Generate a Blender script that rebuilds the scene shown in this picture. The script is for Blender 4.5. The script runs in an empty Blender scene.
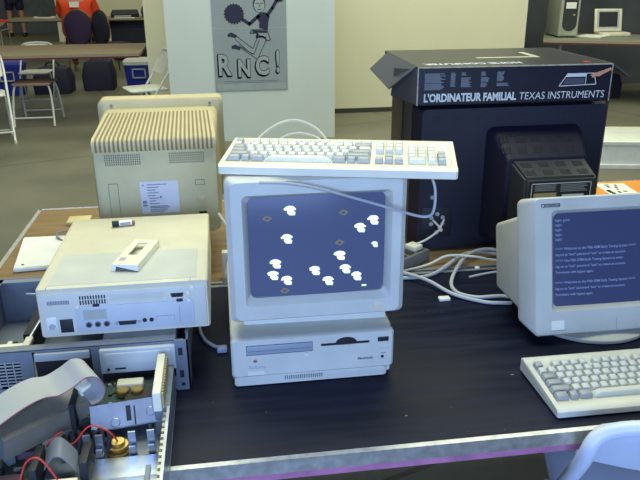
import bpy, bmesh, math, random
from mathutils import Matrix, Vector
random.seed(7)
S = bpy.context.scene
COL = S.collection
R = math.radians

# ------------------------------------------------------------------ camera
PITCH, YAW, ROLL, FPX = 21.0, 8.0, 0.4, 703.0
p_, y_, r_ = R(PITCH), R(YAW), R(ROLL)
fwd = Vector((math.sin(y_)*math.cos(p_), math.cos(y_)*math.cos(p_), -math.sin(p_)))
rgt = Vector((math.cos(y_), -math.sin(y_), 0))
upv = rgt.cross(fwd)
r2 = rgt*math.cos(r_) - upv*math.sin(r_)
u2 = upv*math.cos(r_) + rgt*math.sin(r_)
cam_d = bpy.data.cameras.new('camera')
cam_d.sensor_width = 36
cam_d.lens = FPX*36/640
cam_d.clip_start = .05
cam = bpy.data.objects.new('camera', cam_d)
COL.objects.link(cam)
cam.matrix_world = Matrix(((r2.x, u2.x, -fwd.x, 0), (r2.y, u2.y, -fwd.y, 0), (r2.z, u2.z, -fwd.z, 1.515), (0, 0, 0, 1)))
S.camera = cam

# ------------------------------------------------------------------ world, lights, exposure
w = bpy.data.worlds.new('world'); S.world = w; w.use_nodes = True
w.node_tree.nodes['Background'].inputs[0].default_value = (.80, .86, .74, 1)
w.node_tree.nodes['Background'].inputs[1].default_value = 0.12
S.view_settings.view_transform = 'Standard'
S.view_settings.look = 'None'
S.view_settings.exposure = 0.0
S.view_settings.gamma = 1.0
S.view_settings.use_curve_mapping = False


def area(name, loc, rot, sx, sy, energy, col):
    l = bpy.data.lights.new(name, 'AREA'); l.shape = 'RECTANGLE'
    l.size = sx; l.size_y = sy; l.energy = energy; l.color = col
    o = bpy.data.objects.new(name, l); COL.objects.link(o)
    o.location = loc; o.rotation_euler = rot
    return o


area('hall_lights_front', (0.2, 2.0, 4.6), (0, 0, 0), 3.0, 2.0, 150, (.93, 1, .80))
area('hall_lights_back', (1.9, 5.8, 5.4), (R(24), 0, 0), 8.0, 4.0, 540, (.95, 1, .78))
area('hall_lights_far', (-2.5, 14.0, 5.2), (0, 0, 0), 8.0, 8.0, 190, (.97, 1, .76))
area('daylight_door', (-.4, -2.2, 1.7), (R(86), 0, 0), 2.6, 2.0, 165, (.36, .55, 1))


# ------------------------------------------------------------------ materials
def lin(c):
    return tuple((v/12.92 if v <= .04045 else ((v+.055)/1.055)**2.4) for v in (x/255 for x in c))


MATS = {}


def mat(name, rgb, rough=.5, metal=0., var=.06, scale=14., bump=0., bscale=200., emit=None, es=1., spec=.5, coat=0.):
    if name in MATS:
        return MATS[name]
    m = bpy.data.materials.new(name); m.use_nodes = True
    nt = m.node_tree; b = nt.nodes['Principled BSDF']
    c = lin(rgb)
    b.inputs['Roughness'].default_value = rough
    b.inputs['Metallic'].default_value = metal
    b.inputs['Specular IOR Level'].default_value = spec
    b.inputs['Coat Weight'].default_value = coat
    tc = nt.nodes.new('ShaderNodeTexCoord')
    n = nt.nodes.new('ShaderNodeTexNoise'); n.inputs['Scale'].default_value = scale; n.inputs['Detail'].default_value = 4
    nt.links.new(tc.outputs['Object'], n.inputs['Vector'])
    cr = nt.nodes.new('ShaderNodeValToRGB')
    cr.color_ramp.elements[0].position = .3; cr.color_ramp.elements[1].position = .7
    cr.color_ramp.elements[0].color = tuple(max(0, x*(1-var)) for x in c)+(1,)
    cr.color_ramp.elements[1].color = tuple(min(1, x*(1+var)) for x in c)+(1,)
    nt.links.new(n.outputs['Fac'], cr.inputs['Fac'])
    nt.links.new(cr.outputs['Color'], b.inputs['Base Color'])
    if bump:
        n2 = nt.nodes.new('ShaderNodeTexNoise'); n2.inputs['Scale'].default_value = bscale
        nt.links.new(tc.outputs['Object'], n2.inputs['Vector'])
        bp = nt.nodes.new('ShaderNodeBump'); bp.inputs['Strength'].default_value = bump; bp.inputs['Distance'].default_value = .002
        nt.links.new(n2.outputs['Fac'], bp.inputs['Height'])
        nt.links.new(bp.outputs['Normal'], b.inputs['Normal'])
    if emit:
        b.inputs['Emission Color'].default_value = lin(emit)+(1,)
        b.inputs['Emission Strength'].default_value = es
    MATS[name] = m
    return m


def worn_top(name, base, streak, dust, fleck=(150, 140, 120)):
    """a table top: base colour with long wear streaks, scratches and dusty patches"""
    m = bpy.data.materials.new(name); m.use_nodes = True
    nt = m.node_tree; b = nt.nodes['Principled BSDF']; L = nt.links.new
    tc = nt.nodes.new('ShaderNodeTexCoord')
    mp = nt.nodes.new('ShaderNodeMapping'); mp.inputs['Scale'].default_value = (1.5, 16, 1)
    L(tc.outputs['Object'], mp.inputs['Vector'])
    n1 = nt.nodes.new('ShaderNodeTexNoise'); n1.inputs['Scale'].default_value = 3; n1.inputs['Detail'].default_value = 8
    L(mp.outputs['Vector'], n1.inputs['Vector'])
    r1 = nt.nodes.new('ShaderNodeValToRGB'); r1.color_ramp.elements[0].position = .38; r1.color_ramp.elements[1].position = .72
    r1.color_ramp.elements[0].color = lin(base)+(1,); r1.color_ramp.elements[1].color = lin(streak)+(1,)
    L(n1.outputs['Fac'], r1.inputs['Fac'])
    n2 = nt.nodes.new('ShaderNodeTexNoise'); n2.inputs['Scale'].default_value = 2.2; n2.inputs['Detail'].default_value = 6
    L(tc.outputs['Object'], n2.inputs['Vector'])
    r2_ = nt.nodes.new('ShaderNodeValToRGB'); r2_.color_ramp.elements[0].position = .5; r2_.color_ramp.elements[1].position = .75
    r2_.color_ramp.elements[1].color = (.45, .45, .45, 1)
    L(n2.outputs['Fac'], r2_.inputs['Fac'])
    mx = nt.nodes.new('ShaderNodeMix'); mx.data_type = 'RGBA'
    L(r2_.outputs['Color'], mx.inputs['Factor']); L(r1.outputs['Color'], mx.inputs['A']); mx.inputs['B'].default_value = lin(dust)+(1,)
    n3 = nt.nodes.new('ShaderNodeTexNoise'); n3.inputs['Scale'].default_value = 48; n3.inputs['Detail'].default_value = 3
    mp3 = nt.nodes.new('ShaderNodeMapping'); mp3.inputs['Scale'].default_value = (1, 2.4, 1); mp3.inputs['Rotation'].default_value = (0, 0, .6)
    L(tc.outputs['Object'], mp3.inputs['Vector']); L(mp3.outputs['Vector'], n3.inputs['Vector'])
    r3 = nt.nodes.new('ShaderNodeValToRGB'); r3.color_ramp.elements[0].position = .735; r3.color_ramp.elements[1].position = .78
    L(n3.outputs['Fac'], r3.inputs['Fac'])
    m3 = nt.nodes.new('ShaderNodeMix'); m3.data_type = 'RGBA'
    L(r3.outputs['Color'], m3.inputs['Factor']); L(mx.outputs['Result'], m3.inputs['A']); m3.inputs['B'].default_value = lin(fleck)+(1,)
    L(m3.outputs['Result'], b.inputs['Base Color'])
    rr_ = nt.nodes.new('ShaderNodeMapRange'); rr_.inputs['To Min'].default_value = .38; rr_.inputs['To Max'].default_value = .62
    L(n1.outputs['Fac'], rr_.inputs['Value']); L(rr_.outputs['Result'], b.inputs['Roughness'])
    b.inputs['Specular IOR Level'].default_value = .18
    MATS[name] = m
    return m


def floor_mat():
    m = bpy.data.materials.new('concrete_floor'); m.use_nodes = True
    nt = m.node_tree; b = nt.nodes['Principled BSDF']; L = nt.links.new
    tc = nt.nodes.new('ShaderNodeTexCoord')
    n = nt.nodes.new('ShaderNodeTexNoise'); n.inputs['Scale'].default_value = 1.3; n.inputs['Detail'].default_value = 9
    L(tc.outputs['Object'], n.inputs['Vector'])
    r = nt.nodes.new('ShaderNodeValToRGB'); r.color_ramp.elements[0].position = .3; r.color_ramp.elements[1].position = .7
    r.color_ramp.elements[0].color = lin((94, 92, 78))+(1,); r.color_ramp.elements[1].color = lin((118, 115, 98))+(1,)
    L(n.outputs['Fac'], r.inputs['Fac'])
    br = nt.nodes.new('ShaderNodeTexBrick'); br.offset = 0
    br.inputs['Scale'].default_value = 1; br.inputs['Brick Width'].default_value = 2.4; br.inputs['Row Height'].default_value = 2.4
    br.inputs['Mortar Size'].default_value = .012; br.inputs['Color1'].default_value = (1, 1, 1, 1); br.inputs['Color2'].default_value = (.93, .93, .93, 1)
    br.inputs['Mortar'].default_value = (.5, .5, .5, 1)
    mp = nt.nodes.new('ShaderNodeMapping'); mp.inputs['Rotation'].default_value = (0, 0, R(-20)); mp.inputs['Location'].default_value = (.5, .9, 0)
    L(tc.outputs['Object'], mp.inputs['Vector']); L(mp.outputs['Vector'], br.inputs['Vector'])
    mx = nt.nodes.new('ShaderNodeMix'); mx.data_type = 'RGBA'; mx.blend_type = 'MULTIPLY'; mx.inputs['Factor'].default_value = 1
    L(r.outputs['Color'], mx.inputs['A']); L(br.outputs['Color'], mx.inputs['B'])
    L(mx.outputs['Result'], b.inputs['Base Color'])
    b.inputs['Roughness'].default_value = .5
    MATS['floor'] = m
    return m


plat = mat('platinum_plastic', (206, 206, 196), .45, bump=.15, bscale=900)
platw = mat('warm_platinum_plastic', (214, 208, 184), .45, bump=.15, bscale=900)
yell = mat('aged_beige_plastic', (196, 182, 140), .5, bump=.2, bscale=800)
yellb = mat('aged_beige_plastic_rear', (184, 176, 134), .5, bump=.2, bscale=800)
hp = mat('grey_beige_plastic', (188, 190, 182), .45, bump=.2, bscale=800)
keyw = mat('white_key_plastic', (226, 226, 212), .45)
keyg = mat('grey_key_plastic', (176, 178, 176), .45)
keyc = mat('cream_plastic', (234, 229, 206), .45)
dark = mat('dark_slot', (26, 27, 34), .6)
grey = mat('mid_grey_plastic', (120, 124, 130), .5)
lgrey = mat('light_grey_plastic', (168, 172, 174), .5)
black = mat('black_tv_plastic', (20, 21, 40), .55, bump=.3, bscale=500)
black2 = mat('black_tv_plastic_worn', (52, 54, 58), .45, bump=.3, bscale=500)
white = mat('white_plastic', (228, 228, 222), .45)
paper = mat('paper_white', (226, 226, 214), .8)
steel = mat('galvanised_steel', (184, 192, 206), .38, 1., .12, 30)
steelm = mat('matt_steel', (128, 136, 148), .5, .4, .1, 20)
alu = mat('table_metal_trim', (196, 198, 200), .36, .8, .2, 60)
redw = mat('purple_red_edge', (176, 112, 150), .6, 0, .2, 30)
maroon = mat('maroon_edge', (112, 40, 52), .6)
bronze = mat('dark_bronze', (110, 88, 56), .45, .6)
gold = mat('gold_metal', (190, 160, 90), .35, .8)
pcbm = mat('green_circuit_board', (46, 70, 60), .5, 0, .5, 160)
pcbd = mat('dark_circuit_board', (44, 62, 52), .5, 0, .6, 180)
cable = mat('grey_cable', (176, 178, 180), .5)
cablew = mat('pale_cable', (206, 204, 190), .5)
redc = mat('red_wire', (196, 50, 40), .5)
wood = mat('brown_wood_side', (92, 82, 72), .6, 0, .15, 10)
boxblk = mat('navy_black_card', (20, 21, 38), .38, 0, .25, 40)
boxtop = mat('scuffed_card_top', (30, 31, 40), .36, 0, .5, 30)
boxin = mat('grey_card_inside', (74, 74, 76), .7)
boxflap = mat('navy_card_flap', (34, 38, 56), .42, 0, .2, 20)
ink = mat('white_print', (216, 218, 216), .6)
inkd = mat('grey_print', (126, 132, 140), .6)
skin = mat('skin', (190, 130, 105), .55)
orange = mat('orange_cloth', (226, 70, 26), .8)
navy = mat('navy_cloth', (30, 28, 50), .8)
purple = mat('dark_purple_upholstery', (44, 26, 62), .8)
blue = mat('blue_plastic', (28, 38, 140), .5)
btab = mat('background_table_top', (118, 98, 70), .45, 0, .08, 5)
cream = mat('cream_wall_paint', (212, 208, 178), .7, 0, .03, 2)
panelm = mat('grey_panel_paint', (199, 208, 207), .7, 0, .03, 2)
chairw = mat('white_enamel', (214, 216, 208), .4)
chairs_ = mat('white_chair_plastic', (206, 216, 238), .4)


# ------------------------------------------------------------------ mesh helpers
ROOTM = {}


def merge(bm, tmp, M=None):
    if M is not None:
        bmesh.ops.transform(tmp, matrix=M, verts=tmp.verts[:])
    me = bpy.data.meshes.new('t'); tmp.to_mesh(me); tmp.free()
    bm.from_mesh(me); bpy.data.meshes.remove(me)


def box(bm, x0, x1, y0, y1, z0, z1, bev=0., seg=2, M=None):
    t = bmesh.new()
    bmesh.ops.create_cube(t, size=1)
    bmesh.ops.transform(t, matrix=Matrix.Translation(((x0+x1)/2, (y0+y1)/2, (z0+z1)/2)) @ Matrix.Diagonal((abs(x1-x0), abs(y1-y0), abs(z1-z0), 1)), verts=t.verts[:])
    if bev:
        bmesh.ops.bevel(t, geom=t.edges[:]+t.verts[:], offset=bev, segments=seg, profile=.5, affect='EDGES')
    merge(bm, t, M)
    return bm


def B(*a, **k):
    return box(bmesh.new(), *a, **k)


def loft(bm, rings, cap0=True, cap1=True, M=None):
    t = bmesh.new()
    vr = [[t.verts.new(p) for p in r] for r in rings]
    n = len(vr[0])
    for a, b in zip(vr, vr[1:]):
        for i in range(n):
            t.faces.new((a[i], a[(i+1) % n], b[(i+1) % n], b[i]))
    if cap0: t.faces.new(vr[0][::-1])
    if cap1: t.faces.new(vr[-1])
    bmesh.ops.recalc_face_normals(t, faces=t.faces[:])
    merge(bm, t, M)
    return bm


def rr(x0, x1, z0, z1, r, y, n=5):
    pts = []
    for cx, cz, a0 in ((x1-r, z1-r, 0), (x0+r, z1-r, 90), (x0+r, z0+r, 180), (x1-r, z0+r, 270)):
        for k in range(n+1):
            a = R(a0+90*k/n)
            pts.append((cx+r*math.cos(a), y, cz+r*math.sin(a)))
    return pts


def prism(bm, pts, d, M=None, bev=0.):
    """polygon in x,z extruded along y from 0 to d"""
    t = bmesh.new()
    a = [t.verts.new((x, 0, z)) for x, z in pts]; b = [t.verts.new((x, d, z)) for x, z in pts]
    n = len(pts)
    for i in range(n): t.faces.new((a[i], a[(i+1) % n], b[(i+1) % n], b[i]))
    t.faces.new(a[::-1]); t.faces.new(b)
    bmesh.ops.recalc_face_normals(t, faces=t.faces[:])
    if bev: bmesh.ops.bevel(t, geom=t.edges[:]+t.verts[:], offset=bev, segments=2, profile=.5, affect='EDGES')
    merge(bm, t, M)
    return bm


def smooth_path(pts, k=6):
    P = [Vector(p) for p in pts]
    if len(P) < 3: return P
    out = []
    for i in range(len(P)-1):
        p0 = P[max(i-1, 0)]; p1 = P[i]; p2 = P[i+1]; p3 = P[min(i+2, len(P)-1)]
        for j in range(k):
            t = j/k
            out.append(.5*((2*p1)+(p2-p0)*t+(2*p0-5*p1+4*p2-p3)*t*t+(3*p1-p0-3*p2+p3)*t**3))
    out.append(P[-1])
    return out


def tube(bm, pts, r, n=8, smooth=True, k=6):
    P = smooth_path(pts, k) if smooth else [Vector(p) for p in pts]
    rings = []
    up = None
    for i, p in enumerate(P):
        t = (P[min(i+1, len(P)-1)]-P[max(i-1, 0)]).normalized()
        if up is None:
            up = t.orthogonal().normalized()
        else:
            up = (up - t*up.dot(t)).normalized()
        s = t.cross(up)
        rings.append([p+(up*math.cos(2*math.pi*j/n)+s*math.sin(2*math.pi*j/n))*r for j in range(n)])
    return loft(bm, rings)


def cyl(bm, c, r, h, axis='z', n=20, r2=None, bev=0):
    r2 = r if r2 is None else r2
    c = Vector(c)
    A = {'z': (Vector((1, 0, 0)), Vector((0, 1, 0)), Vector((0, 0, 1))), 'y': (Vector((1, 0, 0)), Vector((0, 0, -1)), Vector((0, 1, 0))), 'x': (Vector((0, 1, 0)), Vector((0, 0, 1)), Vector((1, 0, 0)))}[axis]
    ring = lambda rad, t: [c+A[2]*t+A[0]*rad*math.cos(2*math.pi*j/n)+A[1]*rad*math.sin(2*math.pi*j/n) for j in range(n)]
    rs = [ring(r-bev, 0)] if bev else []
    rs += [ring(r, bev), ring(r2, h-bev)]
    if bev: rs.append(ring(r2-bev, h))
    return loft(bm, rs)


def text(bm, s, size, M, off=0., sx=1., align='LEFT', thick=.0004, shear=0.):
    cu = bpy.data.curves.new('t', 'FONT'); cu.body = s; cu.size = size; cu.offset = off; cu.extrude = thick; cu.align_x = align; cu.shear = shear
    cu.resolution_u = 3
    o = bpy.data.objects.new('t', cu); COL.objects.link(o)
    dg = bpy.context.evaluated_depsgraph_get()
    me = bpy.data.meshes.new_from_object(o.evaluated_get(dg))
    me.transform(M @ Matrix.Diagonal((sx, 1, 1, 1)))
    bm.from_mesh(me)
    bpy.data.objects.remove(o); bpy.data.curves.remove(cu); bpy.data.meshes.remove(me)
    return bm


def FR(x, y, z):      # text lying on a face that looks along -y
    return Matrix.Translation((x, y, z)) @ Matrix.Rotation(R(90), 4, 'X')


def obj(name, bm, m, parent=None, label=None, wc=False, kind=None):
    if wc and parent is not None:
        bmesh.ops.transform(bm, matrix=ROOTM[parent.name].inverted(), verts=bm.verts[:])
    for f in bm.faces: f.smooth = True
    for e in bm.edges:
        if len(e.link_faces) == 2 and e.calc_face_angle(9) > R(38): e.smooth = False
        elif len(e.link_faces) != 2: e.smooth = False
    me = bpy.data.meshes.new(name); bm.to_mesh(me); bm.free()
    me.materials.append(m)
    o = bpy.data.objects.new(name, me); COL.objects.link(o)
    if parent is not None:
        o.parent = parent; ROOTM[o.name] = ROOTM[parent.name]
    if label: o['label'] = label
    if kind: o['kind'] = kind
    return o


def thing(name, label, cat, loc=(0, 0, 0), rz=0., group=None):
    o = bpy.data.objects.new(name, None); COL.objects.link(o)
    o.empty_display_size = .05
    o.location = loc; o.rotation_euler = (0, 0, rz)
    o['label'] = label; o['category'] = cat
    if group: o['group'] = group
    ROOTM[o.name] = Matrix.Translation(loc) @ Matrix.Rotation(rz, 4, 'Z')
    return o


def tag(o, label, cat, group=None):
    o['label'] = label; o['category'] = cat
    if group: o['group'] = group
    ROOTM[o.name] = Matrix.Identity(4)
    return o


def struct(name, bm, m):
    return obj(name, bm, m, kind='structure')


# ------------------------------------------------------------------ the room
struct('floor', B(-9, 9, -3, 21, -.05, 0), floor_mat())
struct('wall_back', B(-.735, 3.47, 7.86, 8.0, 0, 3.2), cream)
struct('baseboard_back', B(-.735, 3.47, 7.845, 7.86, 0, .05), mat('dark_baseboard', (52, 54, 46), .6))
struct('wall_middle', B(-.444, 1.086, 6.65, 6.85, 0, 3.2), panelm)
struct('wall_far', B(-9, -3.6, 20.5, 20.6, 0, 3.2), mat('blue_grey_divider', (104, 112, 116), .8, 0, .2, 3))
struct('wall_left', B(-3.6, -.6, 17.6, 17.7, 0, 3.2), cream)
struct('wall_right', B(3.9, 9, 9.3, 9.4, 0, 3.2), mat('dark_grey_curtain', (66, 70, 74), .85, 0, .25, 2))
struct('ceiling', B(-9, 9, -3, 21, 6.0, 6.05), mat('ceiling_paint', (150, 150, 140), .9))


# ------------------------------------------------------------------ tables
tantrim = mat('dull_tan_trim', (140, 132, 108), .5)


def table(name, label, x0, x1, y0, y1, zt, topm, edge2, legs, rz=0., loc=None, cat='table', trim=None):
    cx, cy = ((x0+x1)/2, (y0+y1)/2) if loc is None else loc
    t = thing(name, label, cat, (cx, cy, 0), rz)
    hx, hy = (x1-x0)/2, (y1-y0)/2
    obj('tabletop', B(-hx+.004, hx-.004, -hy+.004, hy-.004, zt-.024, zt, bev=.001), topm, t)
    e = bmesh.new()
    for a in ((-hx, hx, -hy, -hy+.004), (-hx, hx, hy-.004, hy), (-hx, -hx+.004, -hy, hy), (hx-.004, hx, -hy, hy)):
        box(e, *a, zt-.026, zt+.001)
    for a in ((-hx, hx, -hy, -hy+.012), (-hx, hx, hy-.012, hy), (-hx, -hx+.012, -hy, hy), (hx-.012, hx, -hy, hy)):
        box(e, *a, zt, zt+.0004)
    obj('metal_trim', e, trim or alu, t)
    e = bmesh.new()
    for a in ((-hx+.006, hx-.006, -hy+.006, -hy+.026), (-hx+.006, hx-.006, hy-.026, hy-.006), (-hx+.006, -hx+.026, -hy+.026, hy-.026), (hx-.026, hx-.006, -hy+.026, hy-.026)):
        box(e, *a, zt-.043, zt-.024)
    obj('edge_rail', e, edge2, t)
    for lx in legs:
        b = bmesh.new()
        for s in (-1, 1):
            tube(b, [(lx, s*(hy-.09), zt-.03), (lx, s*(hy-.09), .012)], .013, smooth=False)
            cyl(b, (lx, s*(hy-.09), 0), .017, .03)
        tube(b, [(lx, -(hy-.09), .14), (lx, hy-.09, .14)], .010, smooth=False)
        tube(b, [(lx, -(hy-.09), .55), (lx, hy-.09, .55)], .010, smooth=False)
        obj('leg', b, mat('beige_leg_enamel', (176, 166, 140), .45), t)
    return t


blktop = worn_top('black_table_top', (9, 13, 34), (26, 31, 52), (52, 50, 58))
brntop = worn_top('brown_table_top', (128, 104, 72), (150, 124, 88), (160, 140, 104))
table('folding_table', 'black-topped folding table with metal trim holding both lit computer screens', -.66, 1.17, .965, 1.69, .75, blktop, redw, (-.45, .96))
table('folding_table', 'brown wood-topped folding table behind the black-topped one', -.64, 1.78, 1.70, 2.42, .75, brntop, maroon, (-.8, .8))

# ------------------------------------------------------------------ helper for cathode-ray monitors (local frame: front at y=0 looking -y)
def crt_bezel(bm, x0, x1, z0, z1, ox0, ox1, oz0, oz1, d=.06, r=.012, cham=.01, lip=.018):
    rings = [rr(x0+.004, x1-.004, z0+.003, z1-.003, r, d), rr(x0, x1, z0, z1, r, d*.8), rr(x0, x1, z0, z1, r, cham),
             rr(x0+cham, x1-cham, z0+cham*.6, z1-cham*.6, r, 0), rr(ox0, ox1, oz0, oz1, .010, 0), rr(ox0+lip*.7, ox1-lip*.7, oz0+lip*.8, oz1-lip*.6, .012, lip),
             rr(ox0+lip*.7, ox1-lip*.7, oz0+lip*.8, oz1-lip*.6, .012, lip+.03)]
    return loft(bm, rings, cap0=True, cap1=False)


def glass(bm, x0, x1, z0, z1, y, bulge, nx=16, nz=12, pad=.003):
    f = lambda u, v: (x0-pad+(x1-x0+2*pad)*u, y-bulge*(1-(2*u-1)**2*.6-(2*v-1)**2*.4), z0-pad+(z1-z0+2*pad)*v)
    t = bmesh.new()
    g = [[t.verts.new(f(i/nx, j/nz)) for i in range(nx+1)] for j in range(nz+1)]
    h = [[t.verts.new(Vector(f(i/nx, j/nz))+Vector((0, .006, 0))) for i in range(nx+1)] for j in range(nz+1)]
    for j in range(nz):
        for i in range(nx):
            t.faces.new((g[j][i], g[j][i+1], g[j+1][i+1], g[j+1][i]))
            t.faces.new((h[j][i], h[j+1][i], h[j+1][i+1], h[j][i+1]))
    for i in range(nx):
        t.faces.new((g[0][i], h[0][i], h[0][i+1], g[0][i+1])); t.faces.new((g[nz][i], g[nz][i+1], h[nz][i+1], h[nz][i]))
    for j in range(nz):
        t.faces.new((g[j][0], g[j+1][0], h[j+1][0], h[j][0])); t.faces.new((g[j][nx], h[j][nx], h[j+1][nx], g[j+1][nx]))
    bmesh.ops.recalc_face_normals(t, faces=t.faces[:])
    merge(bm, t)
    return bm, f


def apple_shape(bm, x, y, z, s, th=.0006):
    pts = [(0, .62), (.18, .72), (.38, .70), (.5, .55), (.40, .42), (.40, .28), (.54, .12), (.42, -.16), (.2, -.32), (0, -.26), (-.2, -.32), (-.42, -.14), (-.54, .18), (-.5, .5), (-.34, .7), (-.16, .72)]
    prism(bm, [(x+a*s, z+b*s) for a, b in pts], th, Matrix.Translation((0, y, 0)))
    prism(bm, [(x+a*s, z+b*s) for a, b in ((.0, .8), (.05, 1.0), (.22, 1.1), (.18, .9))], th, Matrix.Translation((0, y, 0)))
    return bm


# ------------------------------------------------------------------ desktop computer under the lit monitor
D = thing('desktop_computer', 'platinum desktop computer under the screen showing small white icons', 'computer', (-.006, 1.195, .7505))
W = .320; H = .105
obj('case', loft(bmesh.new(), [rr(.004, W-.004, .006, H, .006, .012), rr(0, W, .004, H+.001, .006, .03), rr(0, W, .004, H+.001, .006, .40), rr(.01, W-.01, .01, H-.004, .006, .415)]), plat, D)
fp = obj('front_panel', loft(bmesh.new(), [rr(.0, W, .022, H, .007, .014), rr(0, W, .022, H, .007, .004), rr(.004, W-.004, .025, H-.003, .006, 0)]), plat, D)
ft = bmesh.new()
loft(ft, [rr(.004, W-.012, 0, .022, .006, .03), rr(.004, W-.012, 0, .022, .006, .006), rr(.008, W-.016, .002, .022, .005, .003)])
fo = obj('foot', ft, plat, D)
b = bmesh.new()
for i in range(18): box(b, .102+i*.0043, .1042+i*.0043, .0015, .008, .010, .018)
obj('speaker_grille', b, grey, fo)
cd = obj('disc_drive', B(.024, .150, -.0012, .02, .072, .090, bev=.001), mat('drive_door', (150, 160, 172), .4), D)
b = bmesh.new()
box(b, .0225, .1515, -.0008, .01, .0905, .0915); box(b, .0225, .1515, -.0008, .01, .0705, .0716); box(b, .0225, .0236, -.0008, .01, .071, .091); box(b, .1504, .1515, -.0008, .01, .071, .091)
box(b, .026, .148, -.0018, 0, .0790, .0797)
obj('tray_gap', b, mat('soft_shadow_gap', (92, 98, 110), .6), cd)
b = bmesh.new(); cyl(b, (.1385, -.0035, .0655), .006, .005, 'y', bev=.001)
for v in b.verts: v.co.z = .0655+(v.co.z-.0655)*.5
obj('eject_button', b, white, cd)
fl = obj('floppy_slot', B(.168, .264, -.0006, .012, .0795, .0845), dark, D)
b = bmesh.new()
prism(b, [(.197+.021*math.cos(R(a))+.021, .0835+.012*math.sin(R(a))) for a in range(0, 181, 15)], .004, Matrix.Translation((0, -.001, 0)))
obj('finger_notch', b, dark, fl)
b = bmesh.new()
prism(b, [(.216+.012*math.cos(R(a)), .079-.003*math.sin(R(a))) for a in range(0, 181, 15)], .004, Matrix.Translation((0, -.0012, 0)))
obj('slot_lip', b, platw, fl)
obj('infrared_window', B(.281, .303, -.0008, .01, .080, .090, bev=.0006), dark, D)
b = bmesh.new(); box(b, .284, .301, -.002, .004, .0625, .0665, bev=.001); obj('power_button', b, plat, D)
b = bmesh.new(); box(b, .288, .297, -.0006, .004, .0535, .0548); obj('button_mark', b, grey, D)
b = bmesh.new(); cyl(b, (.291, -.0008, .046), .0032, .003, 'y', 12); obj('audio_jack', b, dark, D)
b = bmesh.new(); box(b, .285, .300, -.0004, .004, .0405, .0412); obj('seam_line', b, lgrey, D)
lg = mat('rainbow_fruit_mark', (180, 130, 90), .5)
nt = lg.node_tree; tcn = nt.nodes.new('ShaderNodeTexCoord'); sx_ = nt.nodes.new('ShaderNodeSeparateXYZ'); nt.links.new(tcn.outputs['Generated'], sx_.inputs[0])
crn = nt.nodes.new('ShaderNodeValToRGB'); crn.color_ramp.interpolation = 'CONSTANT'
el = crn.color_ramp.elements; el[0].color = lin((60, 140, 200))+(1,); el[1].position = .18; el[1].color = lin((130, 70, 140))+(1,)
for ps, c_ in ((.34, (210, 60, 60)), (.5, (235, 130, 50)), (.64, (240, 200, 70)), (.8, (100, 180, 80))):
    q_ = el.new(ps); q_.color = lin(c_)+(1,)
nt.links.new(sx_.outputs[2], crn.inputs[0]); nt.links.new(crn.outputs[0], nt.nodes['Principled BSDF'].inputs['Base Color'])
obj('emblem', apple_shape(bmesh.new(), .039, -.0006, .056, .0075), lg, D, label='small rainbow-striped fruit emblem')
b = bmesh.new(); text(b, 'Performa', .011, FR(.026, -.0003, .040), sx=.8, thick=.0002); obj('name_print', b, lgrey, D)
obj('label_strip', B(.024, .056, -.0006, .002, .0265, .0345), paper, D, label='white sticker strip')
b = bmesh.new(); text(b, 'Macintosh', .0075, FR(.241, -.0003, .043), off=.0003, thick=.0002); obj('badge_print', b, grey, D)

for o in D.children:
    if o.name.split('.')[0] in ('disc_drive', 'floppy_slot', 'infrared_window', 'eject_button', 'power_button', 'button_mark', 'audio_jack', 'seam_line', 'emblem', 'name_print', 'label_strip', 'badge_print'):
        o.location.x = .0065

# ------------------------------------------------------------------ lit monitor on it
Mn = thing('computer_monitor', 'platinum monitor showing white icons scattered on a dark blue screen', 'monitor', (.1645, 1.195, .8567))
hw = .1665
obj('bezel', crt_bezel(bmesh.new(), -hw, hw, .034, .316, -.137, .139, .068, .286, d=.07, r=.012, lip=.014), plat, Mn)
obj('housing', loft(bmesh.new(), [rr(-hw+.006, hw-.006, .040, .312, .014, .068), rr(-hw+.012, hw-.012, .045, .315, .02, .10), rr(-.145, .145, .055, .313, .03, .20), rr(-.125, .125, .07, .30, .04, .30), rr(-.10, .10, .09, .27, .04, .37), rr(-.09, .09, .10, .25, .04, .378)]), plat, Mn)
st = bmesh.new()
loft(st, [[(x, y, 0) for x, y in ((-.142, .060), (.142, .050), (.138, .25), (-.138, .25))], [(x, y, .030) for x, y in ((-.144, .060), (.144, .050), (.14, .25), (-.14, .25))], [(x, y, .042) for x, y in ((-.14, .065), (.14, .060), (.13, .25), (-.13, .25))]])
obj('stand', st, plat, Mn)
gb, gf = glass(bmesh.new(), -.1265, .1295, .080, .277, .022, .012)
scr = mat('blue_screen', (16, 18, 40), .22, emit=(66, 84, 132), es=.9, var=.02)
sc = obj('screen', gb, scr, Mn)
lit = mat('lit_white_pixels', (200, 215, 230), .6, emit=(205, 228, 250), es=1.15)
tan = mat('lit_brown_pixels', (90, 84, 70), .6, emit=(104, 100, 86), es=.8)


def on_glass(px, pz):
    u = (px+.1265)/.256; v = (pz-.080)/.197
    return gf(u, v)[1]


def icon(px, pz, s, k):
    b = bmesh.new(); y = on_glass(px, pz)-.0016
    rnd = random.Random(k)
    # a small winged blob: rounded cap, stub body and a tail dab
    cap = [(px+s*(.9*math.cos(R(a))*(1+.15*rnd.uniform(-1, 1))), pz+s*(.25+.55*math.sin(R(a)))) for a in range(-20, 201, 20)]
    prism(b, cap, .001, Matrix.Translation((0, y, 0)))
    body = [(px-s*.4, pz+s*.25), (px-s*.45, pz-s*.35), (px-s*.1, pz-s*.75), (px+s*.75, pz-s*.8), (px+s*.9, pz-s*.35), (px+s*.35, pz+s*.2)]
    prism(b, body, .001, Matrix.Translation((0, y-.0002, 0)))
    return b


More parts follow.
